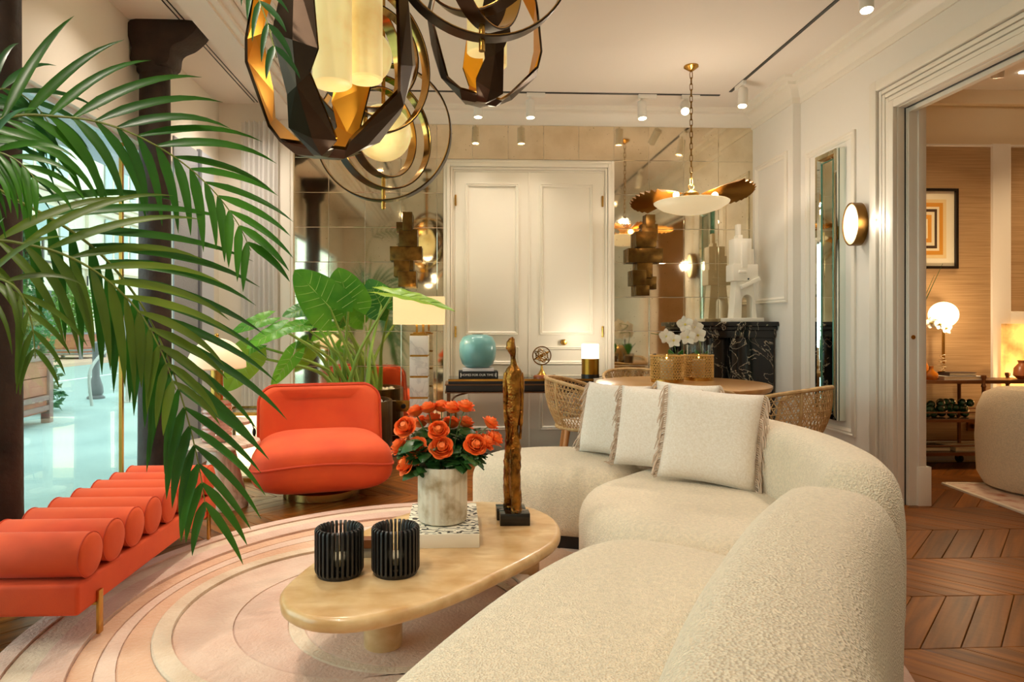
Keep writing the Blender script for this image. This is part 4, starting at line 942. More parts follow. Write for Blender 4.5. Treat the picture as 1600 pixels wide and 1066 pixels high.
leaves = [  # attach px, tip px, attach depth, tip depth, width, mat, normal
    ((515, 480), (461, 421), 5.10, 5.02, .50, al_m, (.1, -1, .25)), ((545, 476), (529, 418), 5.2, 5.16, .62, al_m, (.2, -1, .3)), ((596, 478), (574, 436), 5.62, 5.62, .6, al_d, (-.2, -1, .2)),
    ((614, 459), (712, 476), 5.05, 4.95, .17, al_y, (.15, -.55, 1)), ((478, 482), (441, 492), 5.35, 5.25, .42, al_d, (0, -.8, .6)), ((438, 514), (384, 540), 5.0, 4.85, .30, al_m, (0, -.7, .7)),
    ((472, 508), (434, 515), 5.2, 5.05, .36, al_m, (.1, -.7, .7)), ((415, 498), (360, 517), 5.05, 4.9, .26, al_m, (0, -.8, .6)), ((457, 556), (424, 604), 4.95, 4.9, .25, al_m, (.4, -1, .2)),
    ((388, 556), (352, 612), 4.95, 4.9, .42, al_y, (.2, -1, .1)), ((400, 540), (365, 556), 5.1, 5.0, .36, al_m, (.2, -.8, .5)), ((500, 492), (488, 512), 5.4, 5.35, .6, al_d, (.1, -1, .2))]
for i, (a, t, da, dt, w, m, nr) in enumerate(leaves):
    A = at_y(*a, da); Tp = at_y(*t, dt); big_leaf(A, Tp, w, nr, m, i)
    rng = random.Random(i); base = V((px_ + rng.uniform(-.12, .12), py_ + rng.uniform(-.10, .08), .49)); mid = base.lerp(A, .5) + V((0, 0, .10 if A.x < -1.2 else .04)) + V(((A.x - px_) * -.12, 0, 0))
    pts_ = spline([base, base.lerp(mid, .5) + V((0, 0, .04)), mid, A], 6); m_ = len(pts_)
    MB().tube(pts_, [.024 - .017 * k / m_ for k in range(m_)], 8).build('stem', al_s, alo)
# ================================================================== marble block lamp
ml_x, ml_y = -.315, 5.42
mlp = T('marble_block_lamp', 'tall lamp of stacked white marble blocks with rectangular linen shade', 'floor lamp', (ml_x, ml_y, 0))
wm = vein_mat('white_marble', (238, 234, 228), (216, 212, 208), 7, .05, .45)
wm.node_tree.nodes['Principled BSDF'].inputs['Roughness'].default_value = .4
MB().box(-.095, .095, -.1, .1, 0, .045).build('base', brass, mlp, local=True, bevel=.003)
for k in range(6):
    z = .047 + k * .1735; MB().box(-.077, .077, -.085, .085, z, z + .158).build('marble_block', wm, mlp, local=True, bevel=.006)
    MB().box(-.072, .072, -.08, .08, z + .158, z + .1735).build('brass_spacer', brass, mlp, local=True)
zt = .047 + 6 * .1735
MB().box(-.05, .05, -.05, .05, zt, zt + .012).build('top_plate', brass, mlp, local=True)
for x in (-.022, .03): MB().box(x - .009, x + .009, -.009, .009, zt + .01, zt + .09).build('stem', brass, mlp, local=True)
shade_m = M('linen_shade', (246, 226, 184), .8, emit=((255, 218, 150), .42), bump=(160, .2))
sh = MB(); sh.loft([[V((sx * w, sy * d, z)) for sx, sy in ((-1, -1), (1, -1), (1, 1), (-1, 1))] for w, d, z in ((.205, .11, 1.165), (.21, .115, 1.165), (.21, .115, 1.395), (.205, .11, 1.395))], False, True, True); sh.build('shade', shade_m, mlp, local=True)
point('marble_lamp_bulb', (ml_x, ml_y, 1.30), 5)
ou = T('wall_outlet', 'brass socket plate with a black plug low on the mirrored wall', 'outlet', (-.50, YB - .012, .36))
MB().box(-.56, -.44, YB - .014, YB - .006, .37, .47).build('plate', brass, ou, bevel=.002); MB().lathe([(.022, 0), (.022, .025), (.001, .026)], 14, (-.49, YB - .012, .42), axis='y').build('plug', black_m, ou)
# ================================================================== console table
cz = .73; cy0, cy1, cx0, cx1 = 5.40, 5.76, -.095, 1.17
cs = T('console_table', 'narrow dark console table with brass edges in front of double door', 'console table', (.54, 5.58, 0))
dkw = M('dark_leather', (26, 24, 24), .4, bump=(60, .1)); dkb = M('dark_bronze_edge', (118, 84, 60), .4, .8)
MB().box(cx0, cx1, cy0, cy1, .605, .655).build('apron', dkw, cs, bevel=.004)
for z in (.595, .660): MB().box(cx0 - .008, cx1 + .008, cy0 - .008, cy1 + .004, z - .005, z + .005).build('edge_band', dkb, cs, bevel=.002)
MB().box(cx0 + .02, cx1 - .02, cy0 + .01, cy1, .665, .70).build('tray', dkw, cs, bevel=.003)
MB().box(cx0 + .02, cx1 - .02, cy0 + .01, cy1, .70, .708).build('glass_top', M('smoked_glass', (70, 62, 48), .08, coat=.5), cs)
MB().box(cx0 + .02, cx1 - .02, cy0 + .006, cy0 + .012, .69, .708).build('brass_trim', brass, cs)
for x in (cx0 + .02, cx1 - .02):
    for y in (cy0 + .02, cy1 - .02): MB().box(x - .012, x + .012, y - .012, y + .012, 0, .60).build('leg', dkb, cs)
    s = 1 if x < .5 else -1
    MB().tube(spline([(x, cy0 + .02, .46), (x + s * .05, cy0 + .02, .555), (x + s * .16, cy0 + .02, .592)], 5), .008, 6).build('brace', dkb, cs)
cz = .708
b1 = T('black_book', 'black book with white spine lettering under the turquoise vase', 'book', (.14, 5.52, cz))
MB().box(.012, .345, 5.44, 5.62, cz, cz + .062).build('cover', M('book_black', (22, 22, 24), .5), b1, bevel=.003)
MB().box(.018, .342, 5.446, 5.624, cz + .006, cz + .056).build('page_block', M('paper', (232, 220, 196), .8), b1)
text('spine_text', 'HOMES FOR OUR TIME 2', .0265, white_m, b1, (.178 - .14, 5.4395 - 5.52, .031), (R(90), 0, 0), .0006)
for x in (.03, .327): MB().box(x - .003, x + .003, 5.4385, 5.4398, cz + .012, cz + .05).build('spine_bar', white_m, b1)
b2_ = T('white_book', 'slim white book between the black book and turquoise vase', 'book', (.17, 5.53, cz + .062))
MB().box(.045, .31, 5.45, 5.61, cz + .062, cz + .088).build('cover', M('book_white', (228, 222, 222), .5), b2_, bevel=.003); MB().box(.05, .308, 5.456, 5.614, cz + .066, cz + .084).build('page_block', M('paper', (232, 220, 196), .8), b2_)
tv = T('turquoise_vase', 'squat turquoise glass vase with soft vertical facets on books', 'vase', (.175, 5.54, cz + .088))
def oct_(a, z): return 1 + .018 * abs(cos(a * 5))
MB().lathe([(.05, 0), (.095, .004), (.128, .03), (.150, .09), (.156, .15), (.150, .21), (.125, .262), (.08, .282), (.045, .284), (.043, .278), (.08, .27), (.001, .06)], 80, fl=oct_).build('body', M('turquoise_glass', (118, 176, 176), .3, var=(3, (96, 158, 162), .3, .7), coat=.4, rnd=0), tv, local=True)
MB().torus((0, 0, .284), .044, .005, 28, 8).build('rim', M('vase_rim', (96, 116, 112), .3, .5), tv, local=True)
ar = at_y(847, 590, 5.5); arm_ = T('armillary_sphere', 'small brass armillary sphere on a wooden base', 'ornament', (ar.x, 5.52, cz))
MB().lathe([(.074, 0), (.074, .012), (.066, .022), (.05, .026), (.001, .027)], 28).build('wooden_base', M('cherry_wood', (150, 76, 34), .35), arm_, local=True)
MB().lathe([(.042, .026), (.03, .04), (.014, .065), (.010, .09), (.007, .105), (.012, .11), (.001, .115)], 20).build('stand', brass, arm_, local=True)
for nm, r, nr, m in (('meridian_ring', .078, (0, 1, .1), brass_d), ('tropic_ring', .066, (.5, .3, .8), brass_d), ('equator_ring', .070, (-.45, .2, .87), brass), ('polar_ring', .060, (.9, .3, .3), brass), ('inner_ring', .05, (.2, .9, .4), brass_d)):
    MB().torus((0, 0, .19), r, .0035, 36, 6, nr, 1.6).build(nm, m, arm_, local=True)
MB().sphere((0, 0, .19), .016, 12, 8).build('globe', brass, arm_, local=True); MB().tube([(-.06, 0, .235), (.06, 0, .145)], .002, 6).build('axis_rod', brass_d, arm_, local=True)
for nm, lab, x, w, hh in (('brass_trinket', 'tiny brass trinket beside the armillary sphere', ar.x + .10, .03, .03), ('glass_trinket', 'tiny dark trinket next to the brass trinket', ar.x + .135, .02, .022)):
    tag(MB().lathe([(w / 2, 0), (w * .55, hh * .4), (w * .3, hh * .8), (w * .35, hh), (.001, hh)], 12, (x, 5.47, cz)).build(nm, brass if 'brass' in nm else brass_d), lab, 'ornament')
gp = T('glass_tray', 'flat clear glass dish behind the gilded figure on console', 'tray', (ar.x - .18, 5.52, cz)); MB().box(ar.x - .28, ar.x - .085, 5.46, 5.58, cz, cz + .028).build('dish', glass_mat('clear_glass', (250, 250, 248), .1), gp)
lp = at_y(923, 592, 5.5); cl = T('cylinder_lamp', 'brass cylinder table lamp with glowing white top', 'table lamp', (lp.x, 5.52, cz))
MB().lathe([(.077, 0), (.077, .03), (.072, .032)], 32).build('foot', black_m, cl, local=True)
MB().cyl((0, 0, 0), .074, .03, .165, 32).build('body', M('lamp_brass', (170, 128, 50), .3, 1.0), cl, local=True)
MB().lathe([(.074, .165), (.074, .285), (.068, .29), (.001, .291)], 32).build('diffuser', lamp_m('lamp_white', (255, 236, 196), 2.2), cl, local=True); point('cylinder_lamp_glow', (lp.x, 5.52, cz + .36), 4)
tag(MB().tube(spline([(lp.x + .07, 5.5, cz + .008), (lp.x + .13, 5.48, cz + .02), (lp.x + .17, 5.46, cz + .006)], 5), .004, 6).build('lamp_cord', black_m), 'short black cord from the cylinder lamp on the console', 'cord')
# ================================================================== dining corner
oak = M('light_oak', (204, 156, 98), .35, grain=((3, 40, 8), (176, 124, 70), .7), coat=.2)
DTX, DTY = 1.575, 4.50
dt = T('round_dining_table', 'round light oak dining table behind the sofa', 'dining table', (DTX, DTY, 0))
MB().lathe([(.56, .705), (.585, .715), (.595, .735), (.595, .748), (.59, .752), (.001, .752)], 72).build('table_top', oak, dt, local=True)
MB().lathe([(.30, 0), (.30, .02), (.26, .035), (.12, .05), (.085, .12), (.08, .5), (.11, .66), (.26, .705)], 40).build('pedestal', oak, dt, local=True)
rat = M('rattan', (204, 168, 116), .6, var=(30, (176, 136, 84), .35, .7)); wd = M('chair_leg_oak', (190, 130, 74), .4)
def make_chair():
    t = T('rattan_chair', 'woven rattan tub chair', 'chair', (0, 0, 0), 0, 'rattan tub chairs around the oak table')
    amax = R(118)
    def rim(a): k = abs(a) / amax; return V((.31 * sin(a), .30 * cos(a) * (1 if abs(a) < pi / 2 else .75), .785 - .13 * k ** 2.2))
    def low(a): k = abs(a) / amax; return V((.225 * sin(a), .215 * cos(a), .44))
    def pt(a, v): return low(a).lerp(rim(a), v) + V((sin(a), cos(a), 0)) * (.03 * sin(v * pi))
    N_ = 40; A_ = [-amax + 2 * amax * i / N_ for i in range(N_ + 1)]
    MB().tube([rim(a) for a in A_], .013, 8).build('rim', rat, t, local=True)
    for s in (-1, 1): MB().tube([pt(s * amax, 1 - k / 8) for k in range(9)] , .011, 8).build('arm_front', rat, t, local=True)
    for a in (-.55, .55): MB().tube([pt(a * 1.25, k / 6) for k in range(7)], .010, 8).build('back_rib', rat, t, local=True)
    mb = MB(); m = 26
    for i in range(-m, m + 1):
        for sg in (-1, 1):
            pts = []
            for k in range(9):
                v = k / 8; a = (i / m) * amax * 1.25 + sg * (v - .5) * .55
                if abs(a) <= amax: pts.append(pt(a, v) + V((sin(a), cos(a), 0)) * (.002 * sg))
            if len(pts) > 2: mb.tube(pts, .0032, 4)
    for v in (.12, .25, .38, .5, .62, .75, .88): mb.tube([pt(a, v) for a in A_], .0030, 4)
    w = mb.build('woven_shell', rat, t, local=True, smooth=False); w['kind'] = 'stuff'
    MB().torus((0, 0, .44), .222, .013, 40, 8).build('seat_frame', rat, t, local=True)
    MB().lathe([(.001, .425), (.20, .425), (.222, .44), (.215, .465), (.18, .475), (.001, .478)], 36).build('seat_cushion', lin_m, t, local=True)
    for sx in (-1, 1):
        for sy in (-1, 1): MB().tube([(sx * .15, sy * .15, .435), (sx * .215, sy * .215, 0)], [.022, .012], 10).build('leg', wd, t, local=True)
    return t
ch0 = make_chair()
chairs = [((.93, 4.58), 'rattan tub chair in front of the console, beside the cylinder lamp'), ((2.0, 3.965), 'rattan tub chair between the oak table and tall wall mirror'), ((1.405, 3.998), 'rattan tub chair hidden behind the sofa pillows'), ((1.50, 5.19), 'rattan tub chair between the oak table and mirrored wall')]
for i, ((x, y), lab) in enumerate(chairs):
    o = ch0 if i == 0 else copy_tree(ch0)
    o.location = (x, y, 0); o['label'] = lab; d = V((x - DTX, y - DTY)).normalized(); o.rotation_euler = (0, 0, math.atan2(d.y, d.x) - pi / 2)
DZ_ = .752
cane = M('gold_cane', (216, 172, 96), .4, .4)
def lantern(x, y, r, h, label, hgl):
    t = T('cane_lantern', label, 'candle lantern', (x, y, DZ_), 0, 'brass and cane candle lanterns on the oak table')
    MB().lathe([(r + .004, 0), (r + .004, .022), (r - .004, .024), (r - .004, .01), (.001, .008)], 40).build('brass_base', brass, t, local=True)
    mb = MB(); n = 30
    for i in range(n):
        for sg in (-1, 1): mb.tube([V((r * cos(2 * pi * i / n + sg * v * 1.25), r * sin(2 * pi * i / n + sg * v * 1.25), .022 + (h - .022) * v)) for v in (0, .2, .4, .6, .8, 1)], .0026, 4)
    for k in range(9): mb.torus((0, 0, .03 + (h - .034) * k / 8), r, .0022, 40, 4)
    o = mb.build('cane_weave', cane, t, local=True, smooth=False); o['kind'] = 'stuff'
    MB().torus((0, 0, h), r, .005, 40, 6).build('top_rim', cane, t, local=True)
    MB().lathe([(r * .86, .012), (r * .86, hgl), (r * .84, hgl), (r * .84, .014)], 40, cap=False).build('glass_cylinder', glass_mat('clear_glass', (250, 250, 248), .1), t, local=True)
    c = T('pillar_candle', 'lit white pillar candle inside the ' + label.split(' with ')[0], 'candle', (x, y, DZ_ + .012)); ch = h * .78
    MB().lathe([(.045, 0), (.045, ch - .004), (.04, ch), (.001, ch - .004)], 24).build('wax', M('candle_wax', (246, 232, 208), .5, emit=((255, 190, 120), .15)), c, local=True)
    MB().lathe([(.001, ch + .002), (.006, ch + .012), (.004, ch + .022), (.001, ch + .034)], 8).build('flame', lamp_m('flame', (255, 190, 90), 14), c, local=True)
p = at_z(1050, 599, DZ_); lantern(p.x, p.y + .115, .113, .19, 'shorter cane lantern with a lit candle', .20)
p2_ = at_z(1090, 595, DZ_); lantern(p2_.x + .03, p2_.y + .06, .105, .185, 'taller glass cane lantern with a lit candle', .26)
# orchids
orch = M('orchid_white', (246, 240, 226), .5, sheen=.3); orchl = leaf_mat('orchid_leaf', (40, 104, 40), (72, 136, 54), 4, .2)
def orchid_flower(mb, c, s, d):
    q = V((0, 0, 1)).rotation_difference(V(d))
    for k in range(5):
        a = 2 * pi * k / 5 + pi / 2; w = s * (.62 if k in (1, 4) else .42); ax = V((cos(a), sin(a), .15)); sdv = V((-sin(a), cos(a), 0)); n_ = len(mb.v); pts = []
        for j in range(6):
            v = j / 5; ww = w * sin(pi * (v * .85 + .12)) ** .8
            for i in (-1, 0, 1): pts.append(V(c) + q @ (ax * s * v + sdv * ww * i * .9 + V((0, 0, .12 * s * (v * v) - .1 * s * abs(i)))))
        mb.add(pts, [(3 * j + i, 3 * j + i + 1, 3 * j + i + 4, 3 * j + i + 3) for j in range(5) for i in range(2)])
def orchid(base, flowers, label, buds=(), cr=.05):
    t = T('white_orchid', label, 'orchid', base, 0, 'white orchids on the oak table'); b = V(base)
    MB().lathe([(.045, 0), (.05, .01), (.06, .10), (.058, .105), (.052, .10), (.001, .09)], 24).build('glass_pot', glass_mat('clear_glass', (250, 250, 248), .1), t, local=True)
    MB().lathe([(.044, .004), (.05, .08), (.001, .085)], 16).build('bark', M('orchid_bark', (120, 92, 60), .9), t, local=True)
    for k in range(4):
        a = k * 1.6 + .4; mb = MB(); pts = []
        for j in range(7):
            v = j / 6; c = V((.075 * v * cos(a), .075 * v * sin(a), .09 + .17 * v - .05 * v * v)); sdv = V((-sin(a), cos(a), 0)); w = .032 * sin(pi * (v * .85 + .1))
            for i in (-1, 0, 1): pts.append(c + sdv * w * i + V((0, 0, .008 * abs(i))))
        mb.add(pts, [(3 * j + i, 3 * j + i + 1, 3 * j + i + 4, 3 * j + i + 3) for j in range(6) for i in range(2)]); mb.build('leaf', orchl, t, local=True, angle=180)
    f0 = [V(f) - b for f in flowers]; tip = f0[-1]
    MB().tube(spline([(0, 0, .08), (0.0, 0, .2), f0[0] + V((0, .03, .01))] + [f + V((0, .02, .01)) for f in f0[1:]] + [V(x) - b for x in buds], 5), .0028, 6).build('stalk', M('orchid_stalk', (96, 120, 56), .5), t, local=True)
    for k, f in enumerate(f0):
        mb = MB(); orchid_flower(mb, f, cr, V((-.15 + .12 * (k % 3), -1, .15))); fl_ = mb.build('flower', orch, t, local=True, angle=180)
        MB().sphere(f + V((0, -.008, 0)), (.009, .012, .009), 8, 6).build('lip', M('orchid_lip', (226, 206, 96), .5), fl_, local=True)
oy = 4.93
orchid((at_z(1058, 592, DZ_).x + .02, oy, DZ_), [at_y(1052, 532, oy - .03), at_y(1041, 526, oy)], 'white orchid with a drooping spray behind the shorter lantern', [at_y(1030, 523, oy), at_y(1017, 521, oy)], .062)
orchid((1.87, oy - .06, DZ_), [at_y(1090, 524, oy), at_y(1074, 527, oy - .03), at_y(1086, 512, oy + .02), at_y(1070, 507, oy)], 'white orchid with upright blooms behind the glass lantern', [], .066)
# ================================================================== black marble fireplace
bmb = vein_mat('black_veined_marble', (22, 20, 20), (206, 190, 164), 5.5, .012, .12)
fp = T('marble_fireplace', 'black veined marble chimneypiece in the corner', 'fireplace', (2.40, 5.7, 0))
MB().box(2.055, 2.76, 5.44, 5.938, 1.15, 1.19).build('mantel_shelf', bmb, fp, bevel=.006)
MB().box(2.085, 2.76, 5.465, 5.938, 1.115, 1.15).build('moulding', bmb, fp, bevel=.01)
MB().box(2.16, 2.755, 5.60, 5.938, 0, 1.115).build('body', bmb, fp, bevel=.004)
MB().box(2.37, 2.74, 5.50, 5.61, .09, 1.05).build('pilaster', bmb, fp, bevel=.006); MB().box(2.12, 2.21, 5.50, 5.61, .09, 1.05).build('pilaster', bmb, fp, bevel=.006)
MB().box(2.10, 2.755, 5.49, 5.61, 1.05, 1.115).build('frieze', bmb, fp, bevel=.006); MB().box(2.10, 2.755, 5.48, 5.61, 0, .09).build('plinth', bmb, fp, bevel=.005)
MB().box(2.42, 2.69, 5.492, 5.502, .20, .98).build('raised_panel', bmb, fp, bevel=.004)
pls = M('plaster', (240, 232, 216), .8)
ps = T('plaster_sculpture', 'white abstract plaster figure on the black mantel', 'sculpture', (2.42, 5.66, 1.19)); yy = 5.66
def pbox(u0, v0, u1, v1, d, nm='block'):
    a, b = at_y(u0, v1, yy), at_y(u1, v0, yy); MB().box(a.x, b.x, yy - d / 2, yy + d / 2, a.z, b.z).build(nm, pls, ps, bevel=.006)
a, b = at_y(1133, 505, yy), at_y(1186, 497, yy); MB().box(a.x, b.x, yy - .1, yy + .1, 1.19, b.z).build('base', pls, ps, bevel=.004)
q = lambda u, v: at_y(u, v, yy)
arch = [q(1141, 498), q(1146, 440), q(1172, 440), q(1178, 498), q(1171, 498)] + [q(1163 + 8 * cos(t_), 470 - 9 * sin(t_)) for t_ in [k * pi / 8 for k in range(9)]] + [q(1154, 498)]
MB().loft([[V((p.x, yy + s, p.z)) for p in arch] for s in (-.06, .06)]).build('arched_legs', pls, ps, bevel=.004)
pbox(1140, 414, 1178, 440, .16); pbox(1143, 374, 1170, 416, .12); pbox(1170, 390, 1175, 414, .08); pbox(1153, 380, 1162, 420, .17, 'relief'); pbox(1150, 368, 1157, 375, .10); pbox(1150, 351, 1156, 369, .05, 'head'); pbox(1148, 424, 1160, 428, .19, 'relief')
MB().beam(q(1152, 450) + V((0, -.08, 0)), q(1180, 436) + V((0, -.08, 0)), .04, .035).build('arm', pls, ps, bevel=.006)
MB().sphere(q(1163, 437) + V((0, -.082, 0)), .008, 8, 6).build('bolt', black_m, ps)
# ================================================================== chain pendant with brass leaves
pcx, pcy = 1.813, 4.944; pz = 2.11
pd = T('brass_leaf_pendant', 'chain hung pendant with white bowl and scalloped brass leaves', 'pendant lamp', (pcx, pcy, pz))
MB().lathe([(.055, ZC - pz), (.055, ZC - pz - .012), (.03, ZC - pz - .03), (.008, ZC - pz - .045)], 24).build('ceiling_canopy', brass, pd, local=True)
lk = MB(); lk.tube([V((.010 * cos(a_) , 0, .017 * sin(a_) + (.012 if sin(a_) > 0 else -.012))) for a_ in [2 * pi * k / 14 for k in range(14)]], .0032, 5, True, False); LK = lk.mesh('chain_link'); LK.materials.append(brass_d)
zz = .16; k = 0
while zz < ZC - pz - .05: inst(LK, 'chain_link', pd, (0, 0, zz), (0, 0, (k % 2) * pi / 2)); zz += .046; k += 1
MB().tube([V((.022 * cos(a_), 0, .12 + .022 * sin(a_))) for a_ in [R(-60) + R(300) * k / 10 for k in range(11)]], .004, 6).build('hook', brass_d, pd, local=True)
MB().lathe([(.015, .10), (.03, .09), (.06, .07), (.062, .045), (.02, .02), (.02, -.02)], 20).build('hub', brass, pd, local=True)
MB().lathe([(.285, .0), (.28, -.012), (.22, -.05), (.12, -.082), (.001, -.095), (.001, -.088), (.12, -.075), (.215, -.044), (.272, -.006), (.278, .004)], 56, cap=False).build('bowl', M('opal_bowl', (250, 240, 216), .35, emit=((255, 226, 170), .25)), pd, local=True)
pleat = M('pleated_brass', (132, 92, 40), .3, 1.0)
def leaf_plate(ang, L, w, up, roll=0, nm='brass_leaf'):
    mb = MB(); nx, ny = 26, 8; vs = []
    for j in range(ny + 1):
        v = j / ny
        for i in range(nx + 1):
            u = i / nx * 2 - 1; half = pi * .5 * u * .98
            r = (.10 + v * (L - .10)) * (1 - .30 * abs(u) ** 2); sc = 1 + .045 * abs(sin(i * pi / 2)) * (v > .95)
            a_ = u * w; x = r * sc * cos(a_); y = r * sc * sin(a_); z = up * v + roll * y + .010 * ((i % 2) - .5) * v * 2 - .03 * v * v
            vs.append(V((x * cos(ang) - y * sin(ang), x * sin(ang) + y * cos(ang), z + .05)))
    mb.add(vs, [(j * (nx + 1) + i, j * (nx + 1) + i + 1, (j + 1) * (nx + 1) + i + 1, (j + 1) * (nx + 1) + i) for j in range(ny) for i in range(nx)])
    mb.build(nm, pleat, pd, local=True, smooth=False)
for ang, L, w, up, rl in ((R(184), .47, .46, -.02, .38), (R(6), .50, .48, .07, -.38), (R(115), .44, .40, .08, 0), (R(62), .42, .35, .10, 0)): leaf_plate(ang, L, w, up, rl)
for x, y in ((.15, -.09), (-.15, -.09), (0.02, .16)): MB().sphere((x, y, .04), .024, 12, 8).build('bulb', lamp_m('bulb_glow', (255, 206, 130), 26), pd, local=True)
point('pendant_bulb', (pcx, pcy - .05, pz + .16), 10)
# ================================================================== brass collage sconces on the mirror
def collage(rects, label, seed):
    us = [r[0] for r in rects] + [r[2] for r in rects]; vs = [r[1] for r in rects] + [r[3] for r in rects]; rng = random.Random(seed)
    c = at_y((min(us) + max(us)) / 2, max(vs), YB - .03); t = T('brass_collage_sconce', label, 'wall light', (c.x, YB - .03, c.z), 0, 'brass collage sconces on the mirrored wall')
    for (u0, v0, u1, v1) in rects:
        yf = YB - rng.uniform(.05, .13); a, b = at_y(u0, v1, yf), at_y(u1, v0, yf)
        MB().box(a.x, b.x, yf, YB - .008, a.z, b.z).build('brass_plate', M('sconce_brass_%d' % rng.randint(0, 2), [(136, 100, 48), (112, 84, 42), (160, 118, 56)][rng.randint(0, 2)], .3, 1.0, var=(14, (84, 60, 30), .4, .7)), t, bevel=.003)
    a = at_y((min(us) + max(us)) / 2 - 8, (min(vs) + max(vs)) / 2 + 18, YB - .04); return t
collage([(1009, 335, 1024, 356), (1003, 350, 1028, 376), (994, 362, 1026, 386), (1000, 376, 1024, 400), (982, 388, 1036, 410), (996, 405, 1020, 434), (989, 422, 1010, 446), (1000, 432, 1026, 452), (994, 446, 1015, 462)], 'brass collage wall sconce of overlapping plates behind the chain pendant', 1)
collage([(629, 331, 644, 360), (619, 347, 646, 362), (623, 358, 652, 385), (609, 385, 659, 407), (622, 380, 646, 422), (615, 407, 640, 432), (622, 424, 650, 448)], 'brass collage wall sconce of overlapping plates above the marble block lamp', 2)
# ================================================================== right wall: tall mirror and round sconce
wmr = T('tall_wall_mirror', 'tall narrow wall mirror with slanted glass border beside the oval sconce', 'wall mirror', (XR, 4.75, .46))
clear_mir = M('clear_mirror', (232, 240, 234), .02, 1.0); edge_m = M('mirror_edge', (86, 140, 124), .15, .3)
y0, y1, z0, z1 = 4.605, 4.895, .46, 2.455
MB().box(XR - .040, XR, y0, y1, z0, z1).build('back_box', edge_m, wmr)
mb = MB(); frame(mb, right_pl(XR - .052), y0, y1, z0, z1, [(0, 0), (.002, .012), (.035, .016), (.05, .004), (.075, -.01), (.078, -.012)]); mb.build('bevelled_frame', clear_mir, wmr, smooth=False)
MB().box(XR - .050, XR - .046, y0 + .07, y1 - .07, z0 + .07, z1 - .07).build('glass', clear_mir, wmr); MB().box(XR - .0465, XR - .0, y0 - .002, y0, z0, z1).build('side_strip', clear_mir, wmr)
mb = MB(); frame(mb, right_pl(XR - .05), y0 + .066, y1 - .066, z0 + .066, z1 - .066, [(0, 0), (0, .006), (.005, .006), (.005, 0)]); mb.build('inner_edge', edge_m, wmr)
rsx = T('oval_wall_sconce', 'oval alabaster wall sconce with brass rim beside the opening', 'wall light', (XR, 4.39, 1.86))
def disc_x(prof, nm, m): mb = MB(); mb.lathe(prof, 44, axis='x'); mb.xf(Matrix.Scale(.64, 4, V((0, 1, 0))) @ Matrix.Scale(-1, 4, V((1, 0, 0)))); return mb.build(nm, m, rsx, local=True)
disc_x([(.05, 0), (.05, .03), (.001, .03)], 'wall_plate', brass)
disc_x([(.147, .03), (.15, .032), (.15, .098), (.147, .10), (.142, .10), (.142, .034)], 'brass_rim', M('sconce_rim', (120, 88, 44), .35, 1.0))
alab = M('alabaster', (250, 236, 190), .4, emit=((255, 226, 150), .4), var=(6, (232, 206, 150), .45, .75, 6))
nt = alab.node_tree; b_ = nt.nodes['Principled BSDF']; nt.links.new(b_.inputs['Base Color'].links[0].from_socket, b_.inputs['Emission Color'])
disc_x([(.142, .04), (.142, .09), (.138, .094), (.001, .095)], 'alabaster_disc', alab)
point('round_sconce_glow', (XR - .03, 4.22, 1.86), 2.2); point('round_sconce_glow', (XR - .16, 4.39, 1.86), 2.0)
